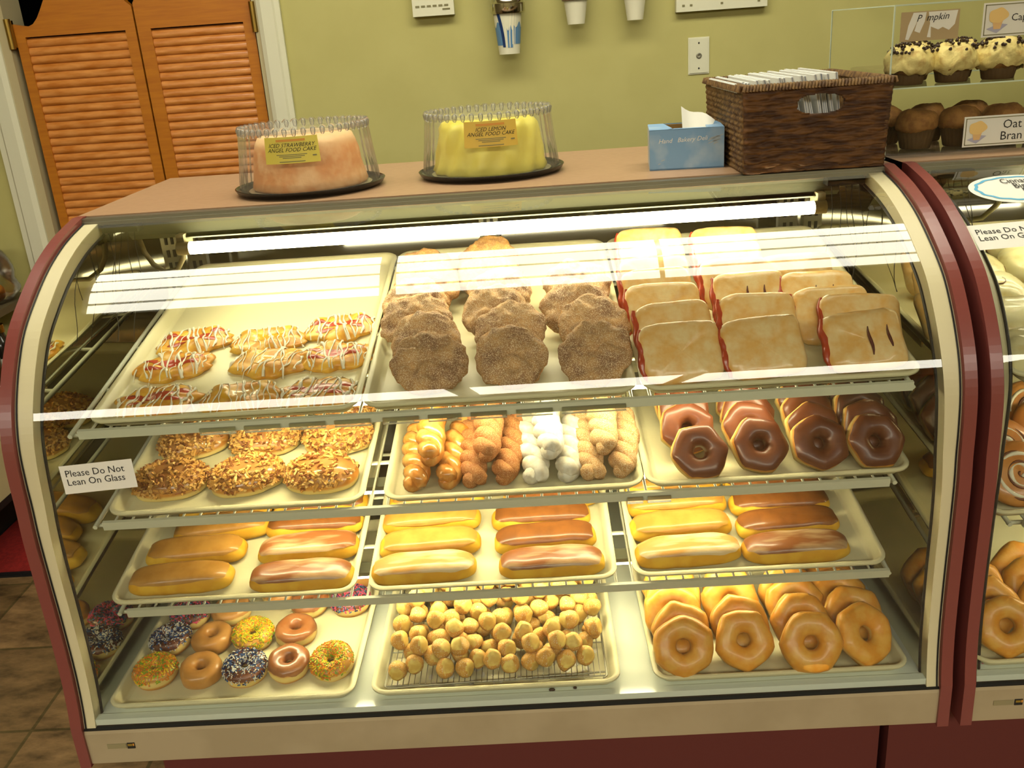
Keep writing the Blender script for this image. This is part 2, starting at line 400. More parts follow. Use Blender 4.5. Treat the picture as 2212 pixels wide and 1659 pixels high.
saloon('door_2', -1.178, -.785, False, 'right leaf of the orange pine louvered saloon doors')

def ceil_light(x0, x1, y0, y1, m, n, label):
    r = thing('ceiling_light', label, 'ceiling light', ((x0+x1)/2, (y0+y1)/2, CZ)); r['group'] = 'fluorescent ceiling fixtures'
    w, d = x1-x0, y1-y0
    f = MB(); f.box(-w/2-.03, w/2+.03, -d/2-.03, d/2+.03, -.02, -.001)
    obj('frame', f, M_ceilw, r)
    df = MB()
    for i in range(n):
        a = -d/2+d*i/n; b = -d/2+d*(i+1)/n
        df.box(-w/2, w/2, a+.012, b-.012, -.04, -.021)
    obj('diffuser', df, m, r)
ceil_light(-1.43, -.43, .33, .88, M_ceil, 4, 'long fluorescent ceiling fixture over the left end of the case')
ceil_light(-.37, .52, .33, .88, M_ceil, 4, 'long fluorescent ceiling fixture over the middle of the case')
ceil_light(.54, 1.50, .33, .88, M_ceil, 4, 'long fluorescent ceiling fixture over the right end of the case')
for i, (a, b) in enumerate([(-3.3, -.42), (-.28, .86), (.98, 2.9)]):
    ceil_light(a, b, -3.95, -2.95, M_ceil2, 2, 'fluorescent fixture on the ceiling behind the customer, '+['left', 'middle', 'right'][i])

# ------------------------------------------------------------------ display case
CTRL = [(.0, -.012), (.008, .03), (.015, .1), (.018, .2), (.018, .3), (.019, .38), (.023, .432), (.025, .48), (.031, .535), (.046, .583), (.069, .626), (.098, .667), (.135, .707), (.19, .745), (.25, .779), (.305, .802), (.36, .819), (.437, .835)]
def catmull(P, n=4):
    out = []
    for i in range(len(P)-1):
        p0, p1, p2, p3 = [Vector(P[max(0, min(len(P)-1, i+k))]) for k in (-1, 0, 1, 2)]
        for k in range(n):
            t = k/n
            out.append(.5*((2*p1)+(p2-p0)*t+(2*p0-5*p1+4*p2-p3)*t*t+(3*p1-p0-3*p2+p3)*t**3))
    out.append(Vector(P[-1])); return out
PRO = catmull(CTRL)
SL = [0]
for a, b in zip(PRO[:-1], PRO[1:]): SL.append(SL[-1]+(b-a).length)
def on_glass(s):
    s = max(0, min(SL[-1]-1e-6, s))
    for i in range(len(SL)-1):
        if SL[i+1] >= s:
            t = (s-SL[i])/(SL[i+1]-SL[i]); p = PRO[i].lerp(PRO[i+1], t); d = (PRO[i+1]-PRO[i]).normalized()
            return p, d, Vector((-d.y, d.x))
def s_at_z(z):
    for i in range(len(PRO)-1):
        if PRO[i+1].y >= z: return SL[i]+(SL[i+1]-SL[i])*(z-PRO[i].y)/(PRO[i+1].y-PRO[i].y)
def offset_profile(o):
    out = []
    for i, p in enumerate(PRO):
        d = (PRO[min(i+1, len(PRO)-1)]-PRO[max(i-1, 0)]).normalized(); out.append(p+Vector((-d.y, d.x))*o)
    return out
def wrapfn(x0, s0, off):
    def f(c):
        p, d, n = on_glass(s0+c.y); q = p+n*(off+c.z)
        return Vector((x0+c.x, q.x, q.y))
    return f

SHELVES = {1: (.0804, .1992, .17), 2: (.0722, .3858, .1575), 3: (.050, .5697, .1751)}
XI, XO, XE = .752, .772, .792       # inner liner, maroon inner face, maroon outer face

def shelf(parent, y, z, t, x0, x1, light=True, seg=None):
    M = T(0, y, z) @ RX(t)
    s = MB(); w = -.0275
    rail = MB()
    rail.box(x0, x1, -.008, -.001, -.028, -.012, M)
    r = obj('shelf', rail, M_wire, parent)
    wr = MB()
    for vv in (.012, .16, .32, .48, .64): wr.tube([M @ Vector((x0-.019, vv, w-.004)), M @ Vector((min(x1+.012, .703), vv, w-.004))], .0038, 6)
    gx0, gx1 = x0-.019, min(x1+.012, .703)
    n = 47
    for i in range(n):
        x = gx0+(gx1-gx0)*i/(n-1)
        wr.tube([M @ Vector((x, .0, w+.0008)), M @ Vector((x, .65, w+.0008))], .0044 if i in (0, n-1) else .0024, 6)
    obj('wire_grid', wr, M_wire, r, smooth=True)
    if seg:
        c = MB()
        for a, b in seg: c.box(a, b, -.0125, -.0085, -.031, -.019, M)
        obj('price_channel', c, M_clear, r)
    for x in (x0+.012, 0, x1-.012): obj('bracket', MB().box(x-.002, x+.002, .18, .7, -.062, -.035, M), M_steel, r)
    if light:
        f = MB(); f.box(-.52, .54, .09, .12, -.046, -.037, M); lf = obj('shelf_light', f, M_grey, r)
        tb = MB(); tb.tube([M @ Vector((-.5, .105, -.054)), M @ Vector((.52, .105, -.054))], .008, 8)
        obj('shelf_light_tube', tb, M_stube, lf, smooth=True)
    return r

def display_case(S, label, shelves, base, left_liner=True):
    def xm(z):
        t = min(1, max(0, (z-.28)/.40)); return XI-.001-.010*t*t*(3-2*t)
    r = thing('display_case', label, 'bakery display case', (S, .4, FZ))
    K = Matrix.Translation((-S, -.4, -FZ))   # part meshes are built in deck coordinates, then made local
    def part(name, mb, m, parent=r, smooth=False, sharp=None):
        mb.xf(T(S, 0, 0)); mb.xf(K); o = obj(name, mb, m, parent, smooth, sharp=sharp); return o
    out = offset_profile(.012)
    for sx in (-1, 1):
        full = left_liner or sx > 0
        poly = [(p.x, p.y) for p in out]; poly[0] = (poly[0][0], -.09); 
        poly = poly+[(.5, .846), (.98, .846), (.98, -.09)]
        part('end_panel', MB().prism(poly, sx*XO, sx*XE), M_maroon)
        inn = offset_profile(-.028); o2 = offset_profile(.001); lin_ = MB()
        ring = [[Vector((sx*XO, o.x, o.y)), Vector((sx*(xm(o.y) if full else XO-.003), o.x, o.y)), Vector((sx*xm(i.y), i.x, i.y)), Vector((sx*XO, i.x, i.y))] for o, i in zip(o2, inn)]
        lin_.grid(ring, cv=True)
        fr = part('glass_frame', lin_, M_cream)
        part('gasket', MB().tube([(sx*(XO-.0035), p.x, p.y) for p in offset_profile(.0025)], .0014, 6), M_black, fr, smooth=True)
        part('gasket', MB().tube([(sx*(xm(p.y)-.0005), p.x, p.y) for p in offset_profile(-.026)], .0032, 6), M_black, fr, smooth=True)
        mp = MB(); mp.grid([[Vector((sx*(xm(p.y)-dx), p.x, p.y)), Vector((sx*(xm(p.y)-.026*min(1, max(0, (p.y-.15)/.5))), .9, max(p.y, 0)))][::(1 if dx else -1)] for dx in (0,) for p in inn])
        part('mirror_panel', mp, M_mirror, smooth=True)
    gl = MB(); rows = [[Vector((x, p.x, p.y)) for p in PRO] for x in (-XO+.004, XO-.004)]
    gl.grid(rows); part('curved_glass', gl, M_glass, smooth=True)
    rail = MB(); rail.box(-XO, XO, .43, .456, .834, .844); rail.box(-XO, XO, .427, .434, .831, .838)
    part('glass_hinge_rail', rail, M_steel)
    part('countertop', MB().box(-XE, XE, .452, .98, .826, .8465), M_counter)
    part('deck', MB().box(-XI-.02, XI+.02, .012, .95, -.03, 0), M_white)
    part('seam_gasket', MB().box(-XO, XO, -.0055, .006, -.0128, -.0102), M_dark)
    part('deck_lip', MB().box(-XO, XO, .004, .02, -.008, .004), M_white)
    fa = MB(); fa.prism([(.012, -.012), (-.004, -.014), (-.006, -.02), (-.006, -.05), (-.006, -.086), (.03, -.086), (.03, -.012)], -XO, XO)
    fo = part('front_fascia', fa, M_fascia)
    st = MB(); st.box(-.735, -.700, -.0075, -.006, -.053, -.043); o = part('maker_sticker', st, mat('sticker_grey', (150, 140, 104), rough=.5), fo)
    st = MB(); st.box(-.698, -.684, -.0078, -.006, -.054, -.042); st.m = 1; st.box(-.6965, -.688, -.0082, -.0078, -.048, -.0435); st.m = 2; st.box(-.687, -.6845, -.0082, -.0078, -.048, -.043)
    part('maker_emblem', st, [M_ink, mat('emblem_gold', (150, 120, 40), rough=.5), M_orange], fo)
    # rear sliding doors and uprights
    rd = MB(); rd.box(-XI, XI, .86, .9, 0, .03); rd.box(-XI, XI, .86, .9, .79, .826)
    for x in (-XI+.02, 0, XI-.02): rd.box(x-.02, x+.02, .86, .9, .03, .79)
    rear = part('rear_door_frame', rd, M_grey)
    part('rear_door_pane', MB().box(-XI+.03, -.01, .872, .878, .03, .79), M_darkglass, rear)
    part('rear_door_pane', MB().box(.01, XI-.03, .884, .89, .03, .79), M_darkglass, rear)
    for x in (-.69, 0, .69):
        up = MB(); up.box(x-.022, x+.022, .78, .8, .0, .82); up.m = 1
        for k in range(26):
            for dx in (-.011, .004): up.box(x+dx, x+dx+.007, .7785, .7801, .03+k*.03, .047+k*.03)
        part('slotted_upright', up, [M_steel, M_dark])
    # top light
    lf = MB(); lf.prism([(.462, .826), (.462, .80), (.475, .79), (.53, .79), (.545, .805), (.545, .826)], -.70, .70)
    fx = part('light_fixture', lf, M_grey)
    tb = MB(); tb.tube([(-.575, .44, .773), (.645, .44, .773)], .0125, 12); part('fluorescent_tube', tb, M_tube, fx, smooth=True)
    tb = MB(); tb.tube([(-.6, .44, .773), (-.575, .44, .773)], .013, 12); o = part('tube_end_cap', tb, M_cream, fx, True, 40); tb = MB(); tb.tube([(.645, .44, .773), (.668, .44, .773)], .013, 12)
    part('tube_end_cap', tb, M_cream, fx, True, 40)
    for x in (-.60, .652): part('lamp_holder', MB().box(x, x+.015, .44, .49, .765, .80), M_cream, fx)
    part('reflector', MB().prism([(.455, .79), (.452, .793), (.50, .787), (.505, .784)], -.6, .66), M_grey, fx)
    cb = MB(); cb.tube([(-.70, .5, .80), (-.69, .495, .76), (-.675, .49, .735), (-.65, .48, .72), (-.62, .47, .725), (-.60, .46, .75), (-.592, .45, .775)], .0055, 8)
    part('lamp_cable', cb, M_cream, fx, smooth=True)
    for sx in (-1, 1):
        cl = MB(); cl.box(sx*.70-.035, sx*.70+.035, .425, .455, .815, .829); cc = part('hinge_clip', cl, M_dark, fx)
        wi = MB()
        for k in range(5):
            x = sx*.70+(k-2)*.013; ph = k*1.3
            wi.tube([(x+.006*sin(ph+i*.9)*min(1, i/3)+sx*.002*i*(k % 3-1), .43-.012*i*(1 if k % 2 else .6), .815-.024*i) for i in range(9 if k % 2 else 6)], .0008, 4)
        part('wire_tie', wi, M_dark, cc)
    for (k, y, z, t, x0, x1, light, seg) in shelves:
        sh = shelf(r, y, z, t, x0, x1, light, seg)
        for o in [sh]+list(sh.children)+[g for c in sh.children for g in c.children]:
            o.data.transform(K @ T(S, 0, 0))
    b = MB(); b.box(base[0]-S, base[1]-S, .06, .9, FZ, -.086); part('base_cabinet', b, M_marbase)
    return r

seg3 = [(-.49+.076*i, -.425+.076*i) for i in range(8)]+[(.125, .26)]
case1 = display_case(0, 'curved glass maroon bakery case filling the middle of the picture',
    [(3, *SHELVES[3], -.675, .700, True, [(-.47, -.41), (-.395, -.335), (-.32, -.26), (-.245, -.185), (-.165, -.105), (-.09, -.035), (-.02, .04), (.055, .115), (.13, .235)]),
     (2, *SHELVES[2], -.683, .684, True, [(.235, .262), (.27, .31)]), (1, *SHELVES[1], -.683, .700, True, None)], (-.675, .70))
S2 = 1.605
case2 = display_case(S2, 'second maroon bakery case cut off by the right edge',
    [(3, .0432, .556, .17, -.69, .69, True, None), (2, .06, .298, .15, -.69, .69, True, None)], (.717, 2.37), False)

# ------------------------------------------------------------------ trays
TW, TD = .457, .66
def rrect(inset, z, R=.032, n=6):
    r = max(R-inset, .006); a, b = inset, TW-inset; c, d = inset, TD-inset; pts = []
    for (cx, cy, a0) in ((b-r, c+r, -pi/2), (b-r, d-r, 0), (a+r, d-r, pi/2), (a+r, c+r, pi)):
        for k in range(n+1):
            th = a0+pi/2*k/n; pts.append(Vector((cx+r*cos(th), cy+r*sin(th), z)))
    return pts
tm = MB()
loops = [rrect(i, z) for i, z in [(.022, -.0235), (.016, -.019), (.010, -.0065), (.003, -.0068), (.0, -.004), (.0, -.001), (.003, .0012), (.007, .0008), (.010, -.001), (.0165, -.014), (.019, -.0175), (.026, -.019)]]
tm.grid(loops, cv=True); tm.cap(loops[0], True); tm.cap(loops[-1])
tray_me = tm.mesh('serving_tray', M_tray, True); tray_me.set_sharp_from_angle(angle=RD(50))
SN = {0: 'deck', 1: 'lowest wire shelf', 2: 'middle wire shelf', 3: 'top wire shelf'}
TR = {}
def tray(key, x, y, z, t, label, z0=0):
    o = bpy.data.objects.new('serving_tray', tray_me); COL.objects.link(o)
    M = T(x, y, z+z0) @ RX(t); o.matrix_basis = M; TR[key] = M
    tag(o, label, 'tray', 'cream trays in the display cases')
D0 = (.0114, .0258, 0)
for key, x, what in [('A3', -.6613, 'fruit and lemon danishes'), ('B3', -.2005, 'cinnamon sugar fritters'), ('C3', .2630, 'glazed turnovers'),
        ('A2', -.679, 'pecan caramel rolls'), ('B2', -.1894, 'doughnut twists'), ('C2', .2693, 'chocolate rings'),
        ('A1', -.7185, 'maple and brown iced bars at left'), ('B1', -.24, 'maple and brown iced bars at centre'), ('C1', .2451, 'maple and brown iced bars at right'),
        ('A0', -.732, 'sprinkled doughnuts'), ('B0', -.2456, 'the doughnut hole pile'), ('C0', .2709, 'glazed rings')]:
    y, z, t = SHELVES[int(key[1])] if key[1] != '0' else D0
    tray(key, x, y, z, t, 'cream plastic tray on the %s under %s' % (SN[int(key[1])], what))
tray('R3', .862, .0432, .556, .17, 'cream tray in the right-hand case under white iced rolls')
tray('R2', .858, .06, .298, .15, 'cream tray in the right-hand case under cinnamon swirl rolls')
tray('R0', .846, .0114, .0258, 0, 'cream tray on the right-hand deck under glazed rings')
FLR = -.019
def put(src, key, u, v, h=0, rz=0, rx=0, ry=0, label='', group=None):
    return dup(src, TR[key] @ T(u, v, FLR+h) @ RX(rx) @ RY(ry) @ RZ(rz), label, group)
def lean(src, key, u, v, D, deg, th, rz=0, yaw=0, label='', group=None, lift=0):
    a = RD(deg)
    M = TR[key] @ T(u, v, FLR) @ RZ(yaw) @ RX(a) @ T(0, D/2, th/2+lift) @ RZ(rz)
    return dup(src, M, label, group)

# ------------------------------------------------------------------ pastry shapes
def ring_rows(Ro, Ri, h, seed, p0=0, p1=2*pi, off=0, nt=44, npf=20, closed=True, poly=6, pa=.035, wav=0):
    Rc, a = (Ro+Ri)/2, (Ro-Ri)/2; rng = random.Random(seed); ph = rng.random()*6; rows = []
    for i in range(nt):
        th = 2*pi*i/nt
        w_ = 2*pi/poly; pr = cos(w_/2)/cos(((th+ph) % w_)-w_/2)
        k = 1+pa*14*(pr-.952)+.016*cos(2*th+ph*2)+.010*cos(3*th+1.7*ph)
        q0 = p0+wav*(sin(3*th+ph)+.6*sin(7*th+2*ph)+.4*sin(13*th)) if wav else p0
        row = []
        for j in range(npf+(0 if closed else 1)):
            f = q0+(p1-q0)*j/npf
            c, s = cos(f), sin(f)
            e = .82
            x = (a+off)*math.copysign(abs(c)**e, c); z = (h/2+off)*math.copysign(abs(s)**e, s)
            rr = (Rc+x*(1 if x > 0 else .95))
            rr = rr*(k if x > -.3*a else 1+(k-1)*.5)
            P = Vector((rr*cos(th), rr*sin(th), z)); n_ = 1+.05*nz3(P, 40, seed)
            row.append(Vector((P.x*n_, P.y*n_, P.z*(1+.10*nz3(P, 30, seed+3)))))
        rows.append(row)
    return rows
def ring_mb(*a, **k):
    closed = k.get('closed', True); mb = MB(); mb.grid(ring_rows(*a, **k), cu=True, cv=closed); return mb
def sprinkles(Ro, Ri, h, seed, n, cols, off=.001, arc=None):
    mb = MB(); rng = random.Random(seed); Rc, a = (Ro+Ri)/2, (Ro-Ri)/2
    for i in range(n):
        th = rng.random()*2*pi; f = rng.uniform(.05, .92)*pi if not arc else rng.uniform(*arc)*pi
        c, s = cos(f), sin(f)
        P = Vector(((Rc+(a+off)*c)*cos(th), (Rc+(a+off)*c)*sin(th), (h/2+off)*s+.0006))
        M = T(*P) @ RZ(th) @ RY(pi/2-f) @ RZ(rng.random()*pi) @ RY(rng.uniform(-.5, .5))
        st = len(mb.v); mb.m = rng.randrange(len(cols)); l = rng.uniform(.0024, .0036)
        mb.box(-l, l, -.0009, .0009, -.0008, .0011, M)
    return mb
def blob_rows(a, b, h, hb, seed, n=36, m=16, eo=1.0, ep=.7, amp=.0, sc=40, p0=-pi/2, off=0, wav=0, mod=None, amp2=0, sc2=120):
    rows = []; rng = random.Random(seed); ph = rng.random()*6
    for j in range(m+1):
        row = []
        for i in range(n):
            th = 2*pi*i/n; q0 = p0+wav*(sin(2*th+ph)+.7*sin(5*th+ph*2)+.45*sin(11*th+ph)) if wav else p0
            f = q0+(pi/2-q0)*j/m
            c, s = max(cos(f), 0)**ep, sin(f)
            ct, stt = cos(th), sin(th)
            x = (a+off)*c*math.copysign(abs(ct)**eo, ct); y = (b+off)*c*math.copysign(abs(stt)**eo, stt)
            z = (h+off)*s if s > 0 else hb*s
            P = Vector((x, y, z))
            if amp:
                d = amp*nz3(P, sc, seed)+amp2*nz3(P, sc2, seed+5); k = P.length or 1
                nn = Vector((x/a**2, y/b**2, (z/(h**2)) if s > 0 else z/(hb**2))); 
                nn = nn.normalized() if nn.length > 0 else Vector((0, 0, 1))
                P = P+nn*d
            if mod: P = mod(P)
            row.append(P)
        rows.append(row)
    return rows
def blob_mb(*a, **k):
    mb = MB(); rows = blob_rows(*a, **k); mb.grid(rows, cv=True)
    mb.cap(rows[0], True) if k.get('p0', -pi/2) == -pi/2 else None
    return mb

# --- glazed ring doughnut (three variants), each one mesh
GL = [proto(tag(obj('glazed_doughnut', ring_mb(.0565, .0115 if i else .0125, .036, 11+i, pa=.04, poly=6-i % 2), M_glz, smooth=True, link=False), 'x', 'doughnut')) for i in range(3)]
gcols = [[(.058, .025), (.062, .071), (.056, .127), (.062, .165), (.062, .21)], [(.169, .034), (.172, .078), (.170, .151), (.174, .19)],
         [(.285, .018), (.284, .078), (.289, .142), (.287, .185)], [(.397, .034), (.392, .094), (.381, .15), (.385, .2)]]
for c, colm in enumerate(gcols):
    for k, (u, v) in enumerate(colm):
        last = k == len(colm)-1
        lean(GL[(c+k) % 3], 'C0', u, v, .112, [56, 54, 58, 50][c]-1.5*k, .036, rz=c*1.3+k*2.1, yaw=[.05, .0, -.04, .42 if k == 0 else .1][c],
             label='glazed ring doughnut, %s back from the glass in the %s column on the deck' % (ORD[k], COLN[c]) if k else
                   'glazed ring doughnut at the front of the %s column on the deck' % COLN[c], group='leaning glazed rings on the deck')

# --- chocolate rings
def choc_proto(seed):
    r = thing('chocolate_doughnut', 'x', 'doughnut', link=False)
    d = obj('dough', ring_mb(.0505, .0105, .037, seed, pa=.05), M_dough, r, True, link=False)
    ic = MB(); ic.grid(ring_rows(.0505, .0105, .037, seed, p0=.60, p1=pi*1.02, off=.0012, closed=False, pa=.05, wav=.05), cu=True)
    obj('chocolate_icing', ic, M_choc, r, True, link=False); return proto(r)
CH = [choc_proto(21), choc_proto(22), choc_proto(25)]
ccols = [[(.098, .021), (.09, .10), (.092, .146), (.09, .19)], [(.205, .032), (.2, .088), (.205, .13), (.205, .175)], [(.308, .03), (.31, .072), (.314, .122), (.318, .168)], [(.403, .027), (.408, .072), (.406, .122), (.406, .17)]]
for c, colm in enumerate(ccols):
    for k, (u, v) in enumerate(colm):
        lean(CH[(c*2+k) % 3], 'C2', u, v, .101, [46, 44, 47, 48][c], .033, rz=c+k*1.9, yaw=[.06, .05, .12, .1][c],
             label='chocolate iced ring doughnut, %s back from the glass in the %s column of chocolate rings' % (ORD[k], COLN[c]) if k else
                   'chocolate iced ring doughnut at the front of the %s column of chocolate rings' % COLN[c], group='leaning chocolate rings on the middle shelf')

# --- cinnamon fritters
def fritter(seed, m):
    def mod(P):
        r = math.hypot(P.x, P.y); d = math.exp(-(r/.009)**2)
        if P.z > 0: P = Vector((P.x, P.y, P.z-.010*d-.004*math.exp(-((r-.032)/.006)**2)*abs(sin(3*math.atan2(P.y, P.x)+seed))))
        return P
    return proto(tag(obj('cinnamon_fritter', blob_mb(.067, .061, .020, .009, seed, n=64, m=24, ep=.62, amp=.008, sc=44, amp2=.0045, sc2=95, mod=mod), m, smooth=True, link=False), 'x', 'fritter'))
FR = [fritter(31, M_cin), fritter(34, M_cin), fritter(37, M_cin), fritter(41, M_cin2)]
fcols = [[(.112, .045), (.101, .129), (.077, .205), (.069, .278), (.085, .35), (.083, .422)], [(.25, .052), (.25, .145), (.223, .219), (.229, .305), (.211, .39), (.204, .468)], [(.392, .044), (.397, .15), (.369, .228), (.378, .32)]]
FCN = ['left', 'middle', 'right']
for c, colm in enumerate(fcols):
    for k, (u, v) in enumerate(colm):
        lean(FR[3] if k > 3 else FR[(c+k) % 3], 'B3', u, v, .116, 28, .026, rz=c*2+k*1.7, yaw=.05*(1-c),
             label='cinnamon sugar fritter, %s from the glass in the %s column' % (ORD[k], FCN[c]) if k else 'cinnamon sugar fritter at the front of the %s column' % FCN[c],
             group='cinnamon fritters on the top shelf', lift=.004)

# --- turnovers
def turnover(seed, slits):
    r = thing('fruit_turnover', 'x', 'turnover', link=False)
    def mod(P):
        z = P.z
        if z > 0: z += -.004*math.exp(-((P.x+.02+.01*seed % .02)/.006)**2)*(.5+.5*sin(P.y*90+seed))
        return Vector((P.x, P.y, z))
    obj('crust', blob_mb(.068, .054, .014, .010, seed, n=48, m=16, eo=.36, ep=.32, amp=.0045, sc=28, amp2=.0015, sc2=90, mod=mod), M_turn, r, True, link=False)
    f = MB(); f.tube([(-.0655+.002*sin(i*1.3+seed), -.045+.09*i/10, .001+.0015*sin(i*2+seed)) for i in range(11)], [.003+.0045*sin(pi*i/10) for i in range(11)], 8)
    obj('filling_edge', f, M_jam, r, True, link=False)
    if slits:
        for x in slits:
            s = MB(); s.tube([(x+.0015*sin(i), -.03+.05*i/6, .0142) for i in range(7)], [.0008+.0022*sin(pi*i/6) for i in range(7)], 6)
            obj('vent_slit', s, M_jamdark, r, True, link=False)
    return proto(r)
TU = [turnover(51, None), turnover(53, (-.005, .026)), turnover(56, None), turnover(58, (.006, .038))]
tcols = [[(.073, .036), (.076, .115), (.066, .195), (.064, .262), (.072, .325), (.074, .395), (.078, .468)], [(.211, .038), (.222, .13), (.229, .225), (.219, .29), (.222, .37), (.227, .45)], [(.378, .04), (.39, .105), (.352, .14), (.351, .21), (.333, .295)]]
tv = [[0, 2, 0, 2, 0, 2, 0], [0, 2, 1, 0, 2, 0], [3, 0, 2, 1, 0]]
for c, colm in enumerate(tcols):
    for k, (u, v) in enumerate(colm):
        lean(TU[tv[c][k]], 'C3', u, v, .106, [46, 44, 42][c], .024, yaw=[.06, .02, -.03][c]+.05*sin(k*2+c), rz=.04*sin(k*3+c),
             label='flaky glazed turnover, %s from the glass in the %s row on the top shelf' % (ORD[k], FCN[c]) if k else 'flaky glazed turnover at the front of the %s row on the top shelf' % FCN[c],
             group='fruit turnovers on the top shelf')

# --- danishes
def danish(seed, red):
    rng = random.Random(seed); a, b, h = .072, .052, .023; ph = rng.random()*6
    def zf(x, y):
        q = abs(x/a)**2.2+abs(y/b)**2.2
        z = h*max(0, 1-q)**.42
        tw = sin(95*(x*.8+y*.9)+ph)*.5+sin(80*(x*.9-y*.7)+ph*2)*.5
        e = math.sqrt(q)
        return z+(.0055*tw-.008*math.exp(-(e/.42)**2))*max(0, 1-q)**.3
    def edge(th): return 1+.06*sin(5*th+ph)+.05*sin(9*th+2*ph)+.03*sin(14*th)
    r = thing('fruit_danish' if red else 'lemon_danish', 'x', 'danish', link=False)
    rows = []
    for j in range(15):
        t = j/14; row = []
        for i in range(60):
            th = 2*pi*i/60; k = edge(th) if t < .55 else 1+(edge(th)-1)*(1-t)/.45
            e = (1-t)**.75
            x, y = a*e*cos(th), b*e*sin(th); row.append(Vector((x*k, y*k, zf(x*.995, y*.995))))
        rows.append(row)
    mb = MB(); bot = [Vector((p.x*.9, p.y*.9, .0)) for p in rows[0]]
    mid = [Vector((p.x*1.01, p.y*1.01, .007)) for p in rows[0]]
    mb.grid([bot, mid]+rows[1:], cv=True); mb.cap(bot, True); mb.cap(rows[-1])
    obj('pastry', mb, M_dan, r, True, link=False)
    jm_ = MB()
    for (x0, y0, ax, ay) in ([(0, .002, .034, .011), (-.03, -.018, .018, .006), (.03, -.014, .02, .006), (.045, .012, .014, .008), (-.042, .01, .015, .007)] if red else [(0, .0, .034, .016)]):
        rr = []
        for j in range(5):
            e = 1-j/4
            rr.append([Vector((x0+ax*e*cos(t)*(1+.15*sin(3*t+ph)), y0+ay*e*sin(t)*(1+.15*sin(4*t+ph)), 0)) for t in [2*pi*i/18 for i in range(18)]])
            rr[-1] = [Vector((p.x, p.y, zf(p.x, p.y)+.0005+.0022*(1-e))) for p in rr[-1]]
        jm_.grid(rr, cv=True); jm_.cap(rr[-1])
    obj('fruit_filling' if red else 'lemon_filling', jm_, M_jam if red else M_yjam, r, True, link=False)
    dz = MB()
    for i in range(13):
        x = -a*.86+a*1.72*i/12+rng.uniform(-.004, .004); pts = []; hb = b*max(.25, 1-(x/a)**2)**.5
        sl = rng.uniform(-.3, .3); rad = []
        wd = rng.choice((.0011, .0015, .0022, .0030))
        for k in range(13):
            y = hb*(1.0-2.0*k/12); xx = x+sl*y+.002*sin(k*1.1+i); pts.append((xx, y, zf(xx*.98, y*.97)+.0012)); rad.append(wd*(.8+.4*sin(k*1.7+i)))
        dz.tube(pts, rad, 5)
    obj('icing_drizzle', dz, M_icing, r, True, link=False)
    return proto(r)
DR = [danish(61, True), danish(62, True), danish(66, True)]; DY = [danish(63, False), danish(64, False)]
dpos = [(.097, .295), (.087, .198), (.096, .074), (.245, .279), (.266, .19), (.245, .069), (.38, .315), (.387, .2), (.38, .068)]
for i, (u, v) in enumerate(dpos):
    col_, row_ = i//3, i % 3; red = col_ != 1
    put((DR if red else DY)[i % (3 if red else 2)], 'A3', u, v, .0, rz=[.18, .2, .12, .1, -.12, .05, .12, .06, .0][i],
        label='%s danish with white drizzle, %s row, %s column on the top left tray' % ('red fruit' if red else 'yellow lemon', ['back', 'middle', 'front'][row_], ['left', 'middle', 'right'][col_]), group='danishes on the top shelf')

# --- pecan caramel rolls
def pecan(seed, bare=0):
    r = thing('pecan_roll', 'x', 'pecan roll', link=False); rng = random.Random(seed)
    a, b, h = .067, .048, .036
    obj('dough', blob_mb(a, b, h, .006, seed, n=40, m=14, eo=.85, ep=.6, amp=.003, sc=30, mod=lambda P: P), M_dough, r, True, link=False)
    ic = MB(); ic.grid(blob_rows(a, b, h, .006, seed, n=48, m=10, eo=.85, ep=.6, amp=.003, sc=30, p0=.42, off=.0014, wav=.10), cv=True)
    obj('caramel_glaze', ic, M_car, r, True, link=False)
    nm = MB()
    for i in range(520):
        th = rng.random()*2*pi; f = math.asin(rng.uniform(.18, 1))
        c = cos(f)**.6; x, y, z = a*c*math.copysign(abs(cos(th))**.85, cos(th)), b*c*math.copysign(abs(sin(th))**.85, sin(th)), h*sin(f)
        if bare and x > a*.45 and rng.random() < .85: continue
        M = T(x*1.02, y*1.02, z+.0035) @ RZ(rng.random()*6.3) @ RY(rng.uniform(-.9, .9)) @ RX(rng.uniform(-.9, .9))
        nm.m = rng.choice((0, 0, 1, 2)); l, w, t_ = rng.uniform(.004, .0085), rng.uniform(.002, .0036), rng.uniform(.001, .002)
        vs = [M @ Vector(p) for p in [(-l, -w*.6, -t_), (l*.7, -w, -t_), (l, w*.5, -t_), (-l*.6, w, -t_), (-l*.8, -w*.4, t_), (l*.6, -w*.7, t_*1.2), (l*.8, w*.3, t_*.7), (-l*.5, w*.7, t_)]]
        nm.add(vs, [(0, 3, 2, 1), (4, 5, 6, 7), (0, 1, 5, 4), (1, 2, 6, 5), (2, 3, 7, 6), (3, 0, 4, 7)])
    n_ = obj('chopped_pecans', nm, [M_nutA, M_nutB, M_nutC], r, link=False); n_['kind'] = 'stuff'
    return proto(r)
PE = [pecan(71), pecan(72), pecan(73, 1)]
for i, (u, v) in enumerate([(.088, .098), (.229, .099), (.369, .092), (.093, .228), (.236, .222), (.379, .216), (.094, .345), (.236, .34), (.378, .336)]):
    put(PE[[0, 1, 2, 2, 0, 1, 1, 0, 0][i]], 'A2', u, v, .006, rz=.15*sin(i*2.1)+(.1 if i != 3 else .3),
        label='chopped pecan caramel roll, %s row, %s position on the middle left tray' % (['front', 'middle', 'back'][i//3], ['left', 'centre', 'right'][i % 3]), group='pecan caramel rolls')

